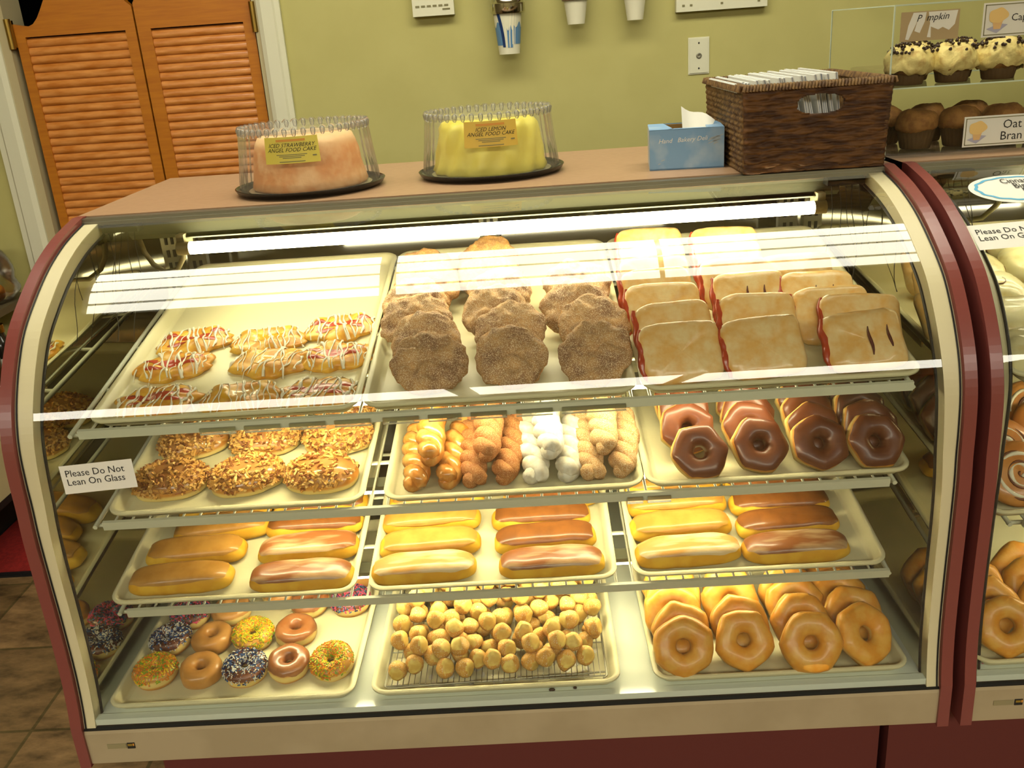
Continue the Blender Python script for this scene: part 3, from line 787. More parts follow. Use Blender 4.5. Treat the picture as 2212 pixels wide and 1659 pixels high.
# --- twists
def twist(seed, m, L=.215, r0=.0155, name='doughnut_twist'):
    mb = MB(); rng = random.Random(seed); k = rng.uniform(2.7, 3.2)
    for s in (0, pi):
        pts, rad = [], []
        for i in range(37):
            t = i/36; a = 2*pi*k*t+s+seed; rho = .0125*(.55+.45*sin(pi*min(1, max(0, t))))
            pts.append((rho*cos(a)+.002*sin(t*9+seed), L*t, .026+rho*.72*sin(a)))
            e = min(t, 1-t); rad.append(r0*(min(1, (e/.045))**.5*.98+.02)*(1+.08*sin(t*20+seed)))
        mb.tube(pts, rad, 12)
    mb.v = [tuple(Vector(v)*(1+.03*nz3(v, 45, seed))) for v in mb.v]
    return proto(tag(obj(name, mb, m, smooth=True, link=False), 'x', 'doughnut twist'))
TWD = [('glazed', M_twg, .085, 81), ('cinnamon', M_twc, .189, 84), ('powdered sugar', M_pow, .298, 87), ('sugar coated', M_tws, .397, 90)]
for i, (nm, m, u, sd) in enumerate(TWD):
    P1, P2 = twist(sd, m), twist(sd+1, m, .205)
    for (du, v, hh, rz, pos, P) in [(-.027, .022, 0, .06, 'lower left', P1), (.026, .028, 0, -.1, 'lower right', P2), (.0, .045, .040, .03, 'topmost', P2), (-.025, .26, 0, .02, 'rear left', P2), (.026, .265, 0, -.03, 'rear right', P1)]:
        put(P, 'B2', u+du, v, hh, rz=rz, ry=0, label='%s doughnut twist, %s of its heap of like twists' % (nm, pos), group='%s twists' % nm)

# --- iced bars
def bar(seed, icing, hw=(.098, .032)):
    r = thing('iced_bar', 'x', 'iced doughnut bar', link=False); a, b = hw; h = .026
    kw = dict(n=56, m=16, eo=.52, ep=.38, amp=.0026, sc=25)
    obj('dough', blob_mb(a, b, h, .014, seed, **kw), M_johndo, r, True, link=False)
    ic = MB(); rows = blob_rows(a, b, h, .014, seed, p0=.66, off=.0016, wav=.08, **kw); ic.grid(rows, cv=True)
    obj('icing', ic, icing, r, True, link=False)
    return proto(r)
BM = [bar(101, M_maple), bar(102, M_maple), bar(105, M_mstreak)]; BC = [bar(103, M_chocbar), bar(104, M_chocbar), bar(106, M_streak)]
bars = {'A1': [(.12, .061), (.127, .137), (.16, .207), (.15, .275), (.352, .048), (.349, .129), (.349, .202), (.349, .268)],
        'B1': [(.101, .052), (.108, .122), (.105, .195), (.111, .265), (.339, .048), (.329, .119), (.324, .186), (.345, .25)],
        'C1': [(.106, .059), (.104, .134), (.107, .204), (.109, .272), (.303, .054), (.305, .124), (.307, .19), (.308, .255)]}
TN = {'A1': 'left', 'B1': 'centre', 'C1': 'right'}
for key, ps in bars.items():
    for i, (u, v) in enumerate(ps):
        mp_ = i < 4; k = i % 4
        if mp_: src = BM[2] if (key, k) in (('B1', 0), ('C1', 0)) else BM[k % 2]
        else: src = BC[2] if (key, k) in (('A1', 0), ('A1', 1), ('B1', 0), ('C1', 0)) else BC[k % 2]
        put(src, key, u, v, .014, rz=.03*sin(i*2.7)+(.1 if (key, k, mp_) == ('A1', 2, True) else .03)+(pi if k % 2 else 0),
            label='%s iced bar, %s from the glass on the %s tray of the lowest shelf' % ('pale maple' if mp_ else 'brown', ORD[k], TN[key]) if k else
                  '%s iced bar at the front of the %s tray of the lowest shelf' % ('pale maple' if mp_ else 'brown', TN[key]), group='iced bars on the lowest shelf')

# --- small assorted doughnuts on the deck
def small(seed, icing=None, cols=None, nspr=0, name='doughnut', arc=None):
    r = thing(name, 'x', 'doughnut', link=False); Ro, Ri, h = .0415, .0085, .036
    obj('dough', ring_mb(Ro, Ri, h, seed, pa=.012, nt=36), M_dough if icing else M_plaindo, r, True, link=False)
    if icing:
        ic = MB(); ic.grid(ring_rows(Ro, Ri, h, seed, p0=.32, p1=pi*1.0, off=.0011, closed=False, pa=.012, wav=.12, nt=36), cu=True)
        obj('icing', ic, icing, r, True, link=False)
    if cols:
        s = obj('sprinkles', sprinkles(Ro, Ri, h, seed, nspr, [M_spr[c] for c in cols], arc=arc), [M_spr[c] for c in cols], r, link=False); s['kind'] = 'stuff'
    return proto(r)
SPO = small(111, M_maple, ('orange', 'orange', 'yellow', 'green'), 640, 'sprinkle_doughnut')
SPY = small(112, M_maple, ('yellow', 'yellow', 'orange', 'green'), 640, 'sprinkle_doughnut')
SPB = small(113, M_choc, ('navy', 'white', 'blue', 'white', 'black'), 600, 'sprinkle_doughnut')
SPP = small(114, M_choc, ('pink', 'pink', 'teal', 'navy'), 640, 'sprinkle_doughnut')
PLN = small(115, None, name='plain_doughnut'); PLB = small(117, M_plaindo, name='plain_doughnut'); BRN = small(116, M_brownic, name='brown_iced_doughnut')
spos = [(.059, .098), (.148, .095), (.234, .094), (.317, .102), (.4, .1), (.053, .198), (.139, .197), (.221, .2), (.307, .206), (.064, .286), (.15, .29), (.314, .308), (.401, .305), (.244, .345), (.39, .40)]
spec = [(SPO, 'orange and green sprinkle doughnut at the front left corner of the deck tray'), (PLN, 'plain light brown doughnut, second from left in the front row of the deck tray'),
        (SPB, 'blue and white sprinkle doughnut in the middle of the front row of the deck tray'), (BRN, 'brown iced doughnut beside the orange sprinkle one in the front row at right'),
        (SPO, 'orange and green sprinkle doughnut at the right end of the front row'), (SPB, 'blue and white sprinkle doughnut at the left end of the second row'),
        (PLN, 'plain light brown doughnut in the second row between two sprinkled ones'), (SPY, 'yellow sprinkle doughnut in the second row'),
        (BRN, 'brown iced doughnut at the right of the second row beside the yellow sprinkle one'), (SPP, 'pink and blue sprinkle doughnut at the left of the third row'),
        (PLB, 'plain iced doughnut in the third row beside the left pink sprinkle one'), (BRN, 'brown iced doughnut in the third row beside the right pink sprinkle one'),
        (SPP, 'pink and blue sprinkle doughnut at the right of the third row'), (PLB, 'plain iced doughnut at the very back under the shelf edge'), (PLN, 'plain light brown doughnut hidden at the back right of the deck tray')]
for i, ((u, v), (src, lb)) in enumerate(zip(spos, spec)):
    put(src, 'A0', u, v, .0185, rz=i*1.1, rx=RD([4, 6, 14, 10, 18, 4, 5, 12, 6, 4, 4, 10, 8, 0, 0][i]), ry=.08*sin(i), label=lb, group='small doughnuts on the deck tray')

# --- wire rack and doughnut holes
rk = MB(); 
for i in range(40): u = .026+.405*i/39; rk.tube([(u, .028, -.0075), (u, .632, -.0075)], .0008, 5)
for v in (.03, .13, .23, .33, .43, .53, .63): rk.tube([(.026, v, -.0092), (.431, v, -.0092)], .0014, 5)
rk.tube([Vector((p.x, p.y, -.0088)) for p in rrect(.024, 0)]+[Vector((TW-.024-.0, .04, -.0088))], .0018, 5)
ro = obj('cooling_rack', rk, M_steel, smooth=True); ro.matrix_basis = TR['B0']; tag(ro, 'fine wire cooling rack lying in the doughnut hole tray', 'cooling rack')
gl_ = MB()
rng = random.Random(5)
for i in range(260):
    u, v = rng.uniform(.03, .425), rng.uniform(.03, .45); s = rng.uniform(.002, .006)
    gl_.plate([(u+s*cos(t)*rng.uniform(.6, 1.4), v+s*1.6*sin(t)*rng.uniform(.6, 1.4)) for t in [2*pi*k/7 for k in range(7)]], -.0187, -.0180)
go = obj('glaze_drips', gl_, M_pow); go.matrix_basis = TR['B0']; tag(go, 'dried white glaze drips under the doughnut holes', 'glaze', kind='stuff')
def hole(seed):
    rng = random.Random(seed); mb = MB(); rows = []; a = .0178; n, m = 20, 12
    d1 = Vector((rng.uniform(-1, 1), rng.uniform(-1, 1), rng.uniform(-1, 1))).normalized(); d2 = Vector((rng.uniform(-1, 1), -1, rng.uniform(-.3, .8))).normalized()
    el = rng.uniform(.84, 1.2)
    for j in range(m+1):
        f = -pi/2+pi*j/m; row = []
        for i in range(n):
            th = 2*pi*i/n; P = Vector((cos(f)*cos(th), cos(f)*sin(th), sin(f)*el))
            P *= a*(1+.15*nz3(P, 1.2, seed))
            for d, lim in ((d1, .76), (d2, .72)):
                q = P.dot(d)
                if q > lim*a: P -= d*(q-lim*a)*.85
            row.append(P)
        rows.append(row)
    mb.grid(rows, cv=True)
    for k, f in enumerate(mb.f):
        c = sum((Vector(mb.v[i]) for i in f), Vector())/4
        if c.dot(d2) > .66*a: mb.mi[k] = 1
    return proto(tag(obj('doughnut_hole', mb, [M_hole, M_holep], smooth=True, link=False), 'x', 'doughnut hole'))
HO = [hole(120+i) for i in range(6)]
placed = []; rng = random.Random(12)
def drop(u, v, r=.0172):
    z = -.0065+r
    for (a, b, c) in placed:
        d2 = (a-u)**2+(b-v)**2; D = (2*r*.97)**2
        if d2 < D: z = max(z, c+math.sqrt(D-d2))
    return z
N_H = 0
while N_H < 138:
    best = None
    for k in range(14):
        t = rng.random(); u = rng.uniform(.045, .42); v = .045+.27*rng.random()**.9
        z = drop(u, v)
        # pile is taller toward the back
        lim = .014+.23*max(0, v-.06)*(1 if .06 < u < .32 else .55)
        cost = z+max(0, z-.012-lim)*4+v*.02
        if best is None or cost < best[0]: best = (cost, u, v, z)
    _, u, v, z = best; placed.append((u, v, z)); N_H += 1
order = sorted(range(len(placed)), key=lambda i: placed[i][1])
frontrow = sorted([i for i in range(len(placed)) if placed[i][1] < .075 and placed[i][2] < .015], key=lambda i: placed[i][0])
for i, (u, v, z) in enumerate(placed):
    lb = 'sugared doughnut hole among the heap on the wire rack'
    o = dup(rng.choice(HO), TR['B0'] @ T(u, v, z) @ RZ(rng.uniform(-.8, .8)) @ RX(rng.uniform(-.5, .5)), lb, 'doughnut holes heaped on the wire rack')

# ------------------------------------------------------------------ second case contents
def iced_roll(seed):
    r = thing('iced_roll', 'x', 'iced roll', link=False)
    obj('dough', blob_mb(.082, .062, .034, .008, seed, n=40, m=14, eo=.75, ep=.5, amp=.006, sc=22), M_roll, r, True, link=False)
    ic = MB(); ic.grid(blob_rows(.082, .062, .034, .008, seed, n=56, m=16, eo=.75, ep=.5, amp=.006, sc=22, amp2=.002, sc2=70, p0=.12, off=.0022, wav=.16), cv=True)
    obj('white_icing', ic, M_ciniced, r, True, link=False)
    s = MB()
    for t0, dx in ((0, -.012), (2.1, .018)):
        s.tube([(dx+.0055*(i*.5)*cos(t0+i*.55), .0045*(i*.5)*sin(t0+i*.55), .0362-.00003*i*i) for i in range(16)], .0011, 5)
    obj('icing_crack', s, M_swirl, r, True, link=False)
    return proto(r)
IR = [iced_roll(131), iced_roll(133)]
k = 0
for row in range(5):
    for c in range(2):
        u, v = .09+.165*c+(.012*sin(row*2)), .075+.118*row
        put(IR[(row+c) % 2], 'R3', u, v, .008, rz=.2*sin(k*1.7), rx=.14, label='white iced roll in the right-hand case, row %s from the glass, %s column' % (['one', 'two', 'three', 'four', 'five'][row], ['near', 'far'][c]), group='white iced rolls in the right-hand case'); k += 1
def cin_roll(seed):
    r = thing('cinnamon_roll', 'x', 'cinnamon roll', link=False)
    d = MB(); pts, rad = [], []
    n = 64
    obj('dough', blob_mb(.062, .060, .017, .014, seed, n=44, m=12, ep=.4, amp=.003, sc=25), M_roll, r, True, link=False)
    for nm, m, rr, ph, zz in (('cinnamon_swirl', M_swirl, .0022, 0, .0168), ('icing_swirl', M_icing, .0042, 1.6, .0158)):
        s = MB(); P = []
        for i in range(n):
            t = i/(n-1); a_ = 2*pi*2.6*t+ph+seed; q = .004+.050*t
            P.append((q*cos(a_), q*sin(a_), zz+.0004-.010*t**5))
        s.tube(P, [rr*(.7+.4*sin(i*.7)) for i in range(n)], 6); obj(nm, s, m, r, True, link=False)
    return proto(r)
CR = [cin_roll(141), cin_roll(144)]
for c, uu in enumerate((.068, .19)):
    for k, v in enumerate((.03, .105, .17, .235)):
        lean(CR[(c+k) % 2], 'R2', uu+.006*sin(k*2), v, .122, 44, .031, rz=k*1.2+c, yaw=-.05, label='cinnamon swirl roll in the right-hand case, %s from the glass in the %s column' % (ORD[k], ['near', 'far'][c]), group='cinnamon swirl rolls in the right-hand case')
for c, uu in enumerate((.066, .178)):
    for k, v in enumerate((.035, .10, .16, .215)):
        lean(GL[(c+k) % 3], 'R0', uu, v, .112, 54, .036, rz=k*1.7+c*2, yaw=-.12, label='glazed ring doughnut on the right-hand deck, %s from the glass in the %s column' % (ORD[k], ['near', 'far'][c]), group='glazed rings on the right-hand deck')

# scraps on the decks
sk = thing('torn_sticker', 'torn scrap of cyan, black and pink sticker on the right-hand deck', 'sticker', (S2-.745, .045, .0008))
sm = MB(); sm.plate([(-.022, -.005), (-.008, -.006), (-.007, .006), (-.02, .004)], 0, .0004); sm.m = 2; sm.plate([(.006, -.004), (.02, -.006), (.024, .003), (.01, .006)], 0, .0004)
obj('printed_scrap', sm, [M_spr['teal'], M_ink, M_spr['pink']], sk)
sm = MB(); sm.plate([(-.009, .009), (-.006, .002), (-.003, .004), (-.001, -.008), (.002, -.002), (.004, .004), (.008, .003), (.011, .010), (.003, .008), (-.002, .007)], .0004, .0014); obj('black_scrap', sm, M_ink, sk)
for x, y, lb in ((.085, .028, 'small dark chocolate crumb on the deck in front of the doughnut hole tray'), (.127, .03, 'second smaller dark crumb right of the first in front of the doughnut hole tray')):
    c_ = MB(); c_.grid(blob_rows(.006 if x < .1 else .0035, .0035, .003, .001, 77, n=14, m=8, amp=.0015, sc=200), cv=True)
    tag(obj('chocolate_crumb', c_, M_chip, smooth=True), lb, 'crumb').location = (x, y, .001)

# ------------------------------------------------------------------ signs on the glass
def glass_sign(x0, s0, w, h, roll, lines, size, label, S=0, curl=0):
    r = thing('glass_sign', label, 'sign', (0, 0, 0))
    base = wrapfn(x0, s0, .0015)
    def f(c):
        x, y = c.x-w/2, c.y-h/2; c2 = Vector((w/2+x*cos(roll)-y*sin(roll), h/2+x*sin(roll)+y*cos(roll), c.z+curl*max(0, (h*.3-c.y))**2/h))
        return base(c2)
    rows = [[f(Vector((w*i/8, h*j/6, 0))) for i in range(9)] for j in range(7)]
    obj('paper', MB().grid(rows), M_paper, r, True)
    lettering(r, lines, size, M_ink, T(w*.06, h*.60, .0006), line=.92, fn=f)
    return r
glass_sign(-.708, s_at_z(.455)+.002, .124, .050, RD(3.0), 'Please Do Not\nLean On Glass', .0168, 'white paper sign on the lower left glass reading Please Do Not Lean On Glass', curl=.25)
glass_sign(.842, s_at_z(.735), .124, .060, RD(2), 'Please Do Not\nLean On Glass', .0172, 'white paper sign on the right-hand case glass reading Please Do Not Lean On Glass')
ov = thing('oval_sign', 'white oval sign with blue scalloped border at top of the right-hand case glass', 'sign')
fo = wrapfn(.972, s_at_z(.807), .002)
def ell(a, b, n=48, sc=0): return [Vector((a*cos(t)*(1+sc*cos(14*t)), b*sin(t)*(1+sc*cos(14*t)), 0)) for t in [2*pi*i/n for i in range(n)]]
mb = MB(); rings = [[fo(p*k) for p in ell(.088, .052)] for k in (1, .9, .8, .7, .6, .5, .4, .3, .2, .1)]; mb.grid(rings, cv=True); mb.cap(rings[-1]); obj('paper', mb, M_paper, ov, True)
mb = MB(); mb.grid([[fo(p+Vector((0, 0, .0006))) for p in ell(.078, .044, 112, .02)], [fo(p+Vector((0, 0, .0006))) for p in ell(.072, .0395, 112, .02)]], cv=True)
obj('blue_border', mb, mat('sign_blue', (96, 176, 214), rough=.5), ov, True)
lettering(ov, 'Cinnamon\nBig, Fl\nDo\nOnly', .0175, M_ink, T(.012, .016, .0014) @ Matrix.Diagonal((1, 1.5, 1, 1)), 'CENTER', line=.74, fn=fo)

# ------------------------------------------------------------------ things on the counter
CT = .8465
def cake_set(cx, cy, R, kind, lines, label_mat, sticker_yaw, lz):
    nm = 'strawberry' if kind == 0 else 'lemon'
    r = thing('cake_dome', 'clear ribbed plastic cake dome on a black base over the %s cake' % ['pink strawberry', 'yellow lemon'][kind], 'cake container', (cx, cy, CT))
    b = MB(); b.lathe([(0.001, .001), (R*.9, .001), (R*.97, .006), (R, .014), (R*.985, .015), (R*.95, .010), (R*.86, .006), (.001, .006)], 64)
    obj('base_tray', b, M_tray_b, r, True, sharp=50)
    bd = MB(); bd.lathe([(.001, .0065), (.127, .0065), (.129, .0075), (.127, .0085), (.001, .0085)], 48); obj('cake_board', bd, M_board, r, True, sharp=40)
    d = MB(); N = 264
    Rb, Rt, H = R*.93, R*.845, .134
    def fn(rr, z, th):
        k = abs(sin(22*th))
        if z < H-.014: return rr*(1+.006*k), z
        return rr*(1+.022*k), z+(.0055*k if z > H-.009 else 0)
    d.lathe([(Rb*1.03, .011), (Rb, .013), (Rb*.99, .03), ((Rb+Rt)/2, .07), (Rt*1.01, H-.015), (Rt*1.012, H-.008), (Rt*.985, H-.001), (Rt*.93, H-.002), (Rt*.90, H-.010), (Rt*.86, H-.012), (.001, H-.012)], N, fn)
    d_ = obj('dome_lid', d, M_plas, r, True, sharp=60)
    bm_ = MB()
    for i in range(44):
        t_ = 2*pi*(i+.5)/44; st = len(bm_.v)
        bm_.lathe([(.0001, -.012), (.0036, -.009), (.0052, -.001), (.004, .0035), (.0001, .005)], 10); bm_.xf(T(Rt*.985*cos(t_), Rt*.985*sin(t_), H-.003), st)
    obj('beaded_rim', bm_, M_bead, d_, True)
    # label sticks to the dome wall
    lb = MB(); w, h = .108, .050; rl = (Rb+Rt)/2+.0045
    def f(c):
        a = sticker_yaw+c.x/rl; tilt = .12*(c.y)
        return Vector(((rl-tilt+c.z)*sin(a), -(rl-tilt+c.z)*cos(a), lz+c.y))
    lb.grid([[f(Vector((w*(i/12-.5), h*(j/4-.5), 0))) for i in range(13)] for j in range(5)])
    lo = obj('product_label', lb, label_mat, r, True)
    lettering(lo, lines, .0105, M_ink, T(0, .006, .0006), 'CENTER', line=.85, shear=.35, fn=f)
    fp = MB()
    for (x, y, ww, hh, mi) in [(0, .0185, .058, .0042, 0), (0, -.0085, .06, .0014, 1), (0, -.0115, .05, .0014, 1), (0, -.0145, .036, .0014, 1), (0, -.0215, .05, .0016, 1), (.044, -.012, .008, .0026, 1)]:
        fp.m = mi; fp.grid([[f(Vector((x+ww*(i/6-.5), y+hh*(j-.5), .0006))) for i in range(7)] for j in range(2)])
    obj('fine_print', fp, [M_orange, M_greyink], lo)
    # cake
    c = MB(); n = 96; rows = []
    prof = [(.118, 0), (.121, .006), (.116, .02), (.112, .045), (.108, .07), (.104, .09), (.097, .102), (.085, .107), (.06, .107), (.04, .104), (.033, .09), (.03, .05), (.03, 0)]
    sd = 150+kind
    for (rr, z) in prof:
        row = []
        for i in range(n):
            th = 2*pi*i/n; P = Vector((rr*cos(th), rr*sin(th), z)); dn = .003*nz3(P, 40, sd)+.0015*nz3(P, 110, sd)
            if kind == 1 and rr > .08: dn += .0032*sin(13*th-70*z+1.5*nz3(P, 12, 3))+.002*nz3(P, 22, 9)
            k = (rr+dn)/rr; row.append(Vector((P.x*k, P.y*k, P.z+(.003*nz3(P, 30, sd+2) if z > .08 else 0))))
        rows.append(row)
    c.grid(rows, cv=True, cu=True)
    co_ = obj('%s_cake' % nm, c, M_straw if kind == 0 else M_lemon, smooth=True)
    co_.location = (cx, cy, CT+.009)
    tag(co_, ['pink iced strawberry angel food ring cake under the left dome', 'yellow iced lemon angel food ring cake under the right dome'][kind], 'cake')
cake_set(-.362, .628, .157, 0, 'ICED STRAWBERRY\nANGEL FOOD CAKE', M_lbl, .02, .096)
cake_set(.020, .680, .157, 1, 'ICED LEMON\nANGEL FOOD CAKE', M_lbl2, .06, .096)

# tissue box
tb = thing('tissue_box', 'light blue cardboard box of deli paper with a torn open top', 'tissue box', (.425, .61, CT)); tb.rotation_euler = (0, 0, RD(-6))
W, D_, H = .147, .125, .080
m = MB(); m.add([(-W/2, -D_/2, 0), (W/2, -D_/2, 0), (W/2, -D_/2, H), (-W/2, -D_/2, H)], [(0, 1, 2, 3)]); m.add([(-W/2, D_/2, 0), (W/2, D_/2, 0), (W/2, D_/2, H), (-W/2, D_/2, H)], [(3, 2, 1, 0)])
m.box(-W/2, W/2, -D_/2, D_/2, 0, .003)
top = [(-W/2, -D_/2), (-W/2, D_/2), (-W/2+.045, D_/2), (-W/2+.05, -D_/2+.04), (-W/2+.04, -D_/2+.012)]
m.plate([(-W/2, -D_/2), (-W/2+.034, -D_/2), (-W/2+.046, -D_/2+.02), (-W/2+.032, D_/2), (-W/2, D_/2)], H-.001, H)
m.plate([(W/2-.034, -D_/2+.004), (W/2, -D_/2), (W/2, D_/2), (W/2-.03, D_/2)], H-.001, H)
m.plate([(-W/2+.04, -D_/2), (W/2-.02, -D_/2), (W/2-.04, -D_/2+.012), (-W/2+.05, -D_/2+.014)], H-.001, H)
obj('printed_panel', m, M_tissue, tb)
for sx in (-1, 1): obj('side_panel', MB().box(sx*(W/2-.0003)-.0009, sx*(W/2-.0003)+.0009, -D_/2+.001, D_/2, .001, H-.001), M_tisside, tb)
m = MB(); m.box(-W/2+.003, W/2-.003, D_/2-.006, D_/2-.002, .004, H-.002); m.box(-W/2+.003, W/2-.003, -D_/2+.003, D_/2-.006, .035, .04); obj('inner_card', m, M_card, tb)
RF = T(0, -D_/2-.0007, 0) @ RX(pi/2)
lettering(tb, 'Hand   Bakery Deli', .0125, M_paper, RF @ T(-.056, .053, 0) @ RZ(.03), shear=.3)
dc = MB(); rng = random.Random(3)
for i in range(16):
    x, z = rng.choice([rng.uniform(-.062, .0), rng.uniform(.04, .06)]), rng.uniform(.006, .022); 
    if x > .03: z += .038
    l = rng.uniform(.006, .016); dc.add([(x, -D_/2-.0006, z), (x+l, -D_/2-.0006, z+l*.35), (x+l*1.1, -D_/2-.0006, z+l*.5), (x+.003, -D_/2-.0006, z+.003)], [(0, 1, 2, 3)])
obj('white_motif', dc, M_tisside, tb)
ts = MB(); rows = []
for j in range(7):
    t = j/6; rows.append([Vector((-.005+.052*s+.016*t*(s-.1), -.02+.03*t+.006*sin(5*s), .055+.062*t*(1-.45*s)+.004*sin(7*s+3*t))) for s in [i/8 for i in range(9)]])
ts.grid(rows); o = obj('tissue_sheet', ts, M_paper, tb, True)

# basket
bk = thing('wicker_basket', 'dark brown woven seagrass basket at the right end of the counter', 'basket', (.637, .60, CT))
bw, bd_, bh = .262, .345, .158
def wall_pt(side, t, z):
    k = 1+.045*z/bh; a, b = bw/2*k, bd_/2*k
    return {0: Vector((-a+2*a*t, -b, z)), 1: Vector((a, -b+2*b*t, z)), 2: Vector((a-2*a*t, b, z)), 3: Vector((-a, b-2*b*t, z))}[side]
NRM = {0: Vector((0, -1, 0)), 1: Vector((1, 0, 0)), 2: Vector((0, 1, 0)), 3: Vector((-1, 0, 0))}
def weave(side, hole_):
    mb = MB(); nu, nv = 104, 84; ln = bw if side % 2 == 0 else bd_
    P = [[None]*(nu+1) for _ in range(nv+1)]; Q = [[None]*(nu+1) for _ in range(nv+1)]
    for j in range(nv+1):
        z = bh*j/nv
        for i in range(nu+1):
            t = i/nu; x = t*ln
            if side % 2 == 0:
                rowi = z/.0095+.5*NZ.noise(Vector((x*18, z*26, side))); 
                d = .0035*abs(sin(pi*rowi))+.0025*sin(x*95+pi*math.floor(rowi))+.003*NZ.noise(Vector((x*70, z*240, 2.0)))
            else:
                rowi = z/.0105; d = .004*abs(sin(pi*rowi))*(.5+.5*abs(sin(x/.0135*pi+(pi/2 if int(rowi) % 2 else 0))))+.0015*NZ.noise(Vector((x*120, z*200, 5.0)))
            edge = min(t, 1-t)*ln; d *= min(1, edge/.006+.2)
            P[j][i] = wall_pt(side, t, z)+NRM[side]*d; Q[j][i] = wall_pt(side, t, z)-NRM[side]*.007
    def inhole(i, j):
        x = (i+.5)/nu*ln-ln/2-.006; z = (j+.5)/nv*bh-.121
        return hole_ and (abs(x)/.042)**2.6+(abs(z)/.0175)**2.6 < 1
    vid = {}
    def V(kind, j, i):
        k = (kind, j, i)
        if k not in vid: vid[k] = len(mb.v); mb.v.append(tuple((P if kind == 0 else Q)[j][i]))
        return vid[k]
    def F(*q): mb.f.append(q); mb.mi.append(0)
    for j in range(nv):
        for i in range(nu):
            if inhole(i, j): continue
            F(V(0, j, i), V(0, j, i+1), V(0, j+1, i+1), V(0, j+1, i)); F(V(1, j, i), V(1, j+1, i), V(1, j+1, i+1), V(1, j, i+1))
            for (dj, di, e) in ((-1, 0, ((j, i), (j, i+1))), (1, 0, ((j+1, i), (j+1, i+1))), (0, -1, ((j, i), (j+1, i))), (0, 1, ((j, i+1), (j+1, i+1)))):
                jj, ii = j+dj, i+di
                if jj < 0 or jj >= nv or ii < 0 or ii >= nu or inhole(ii, jj):
                    F(V(0, *e[0]), V(0, *e[1]), V(1, *e[1]), V(1, *e[0]))
    return mb
for s_, nm in ((0, 'front_wall'), (1, 'side_wall'), (2, 'back_wall'), (3, 'side_wall')):
    obj(nm, weave(s_, s_ in (0, 2)), M_bask if s_ % 2 == 0 else M_bask2, bk, True)
obj('basket_floor', MB().box(-bw/2, bw/2, -bd_/2, bd_/2, .001, .006), M_bask, bk)
rm = MB(); per = []
for s_ in range(4):
    n = 46 if s_ % 2 == 0 else 60
    for i in range(n): per.append((wall_pt(s_, i/n, bh-.002), NRM[s_]))
for i, (p, nn) in enumerate(per):
    q = per[(i+1) % len(per)][0]; dv = (q-p)
    rm.tube([p+nn*.006+Vector((0, 0, -.006)), p+nn*.004+dv*.4+Vector((0, 0, .003)), p-nn*.006+dv*.8+Vector((0, 0, .004)), p-nn*.009+dv*1.2+Vector((0, 0, -.005))], .0034, 5)
obj('braided_rim', rm, M_bask2, bk, True)
rng = random.Random(8)
M_bag = [mat('white_bag_paper', (236, 234, 224), rough=.6), mat('grey_bag_print', (150, 156, 160), rough=.6)]
pbm = MB(); pbm.box(-.125, .125, -.0026, .0026, 0, .166); pbm.m = 1; pbm.box(-.1252, .1252, -.0008, .0008, .0, .1662)
for i in range(20):
    o = obj('paper_bag', pbm if i == 0 else pbme, M_bag)
    if i == 0: pbme = o.data
    t = i/19
    o.matrix_basis = T(.553+.150*t, .592+.006*sin(i*2), CT+.0065) @ RZ(RD(90)) @ RX(RD(-20+12*t+2*sin(i*1.7)))
    tag(o, 'flat white paper bag standing in the row inside the wicker basket', 'paper bag', 'white paper bags in the basket')

# muffin case (acrylic)
AX0, AX1, AY0, AY1, AZ0, AZ1 = .797, 1.56, .502, .872, CT+.0005, 1.127
ac = thing('muffin_case', 'clear acrylic two-tier muffin case on the right-hand counter', 'acrylic case', ((AX0+AX1)/2, (AY0+AY1)/2, CT))
def acp(name, x0, x1, y0, y1, z0, z1, m=M_acry, par=ac):
    mb = MB(); mb.box(x0, x1, y0, y1, z0, z1); mb.xf(T(-(AX0+AX1)/2, -(AY0+AY1)/2, -CT)); return obj(name, mb, m, par)
def sheet(name, pts):
    mb = MB(); mb.add(pts, [(0, 1, 2, 3)]); mb.xf(T(-(AX0+AX1)/2, -(AY0+AY1)/2, -CT)); return obj(name, mb, M_acry, ac)
sheet('side_pane', [(AX0, AY0, AZ0), (AX0, AY1, AZ0), (AX0, AY1, AZ1), (AX0, AY0, AZ1)]); sheet('side_pane', [(AX1, AY0, AZ0), (AX1, AY1, AZ0), (AX1, AY1, AZ1), (AX1, AY0, AZ1)])
sheet('front_pane', [(AX0, AY0, AZ0), (AX1, AY0, AZ0), (AX1, AY0, AZ1), (AX0, AY0, AZ1)])
sheet('top_pane', [(AX0, AY0, AZ1), (AX1, AY0, AZ1), (AX1, AY1, AZ1), (AX0, AY1, AZ1)])
sheet('floor_pane', [(AX0, AY0, .852), (AX1, AY0, .852), (AX1, AY1, .852), (AX0, AY1, .852)])
MZ = .978
sheet('middle_shelf', [(AX0, AY0+.004, MZ), (AX1, AY0+.004, MZ), (AX1, AY1, MZ), (AX0, AY1, MZ)])
M_edge = mat('acrylic_edge', (206, 220, 196), rough=.25)
ed = MB()
for y in (AY0, AY1):
    for x in (AX0, AX1): ed.box(x-.0012, x+.0012, y-.0012, y+.0012, AZ0, AZ1)
    for z in (AZ1, MZ): ed.box(AX0, AX1, y-.001, y+.001, z-.0012, z+.0012)
for x in (AX0, AX1): ed.box(x-.001, x+.001, AY0, AY1, AZ1-.001, AZ1+.001)
ed.xf(T(-(AX0+AX1)/2, -(AY0+AY1)/2, -CT)); obj('pane_edges', ed, M_edge, ac)
for (dz, y) in ((.012, AY0+.004),): acp('front_lip', AX0+.004, AX1-.004, y, y+.003, .846, .862)
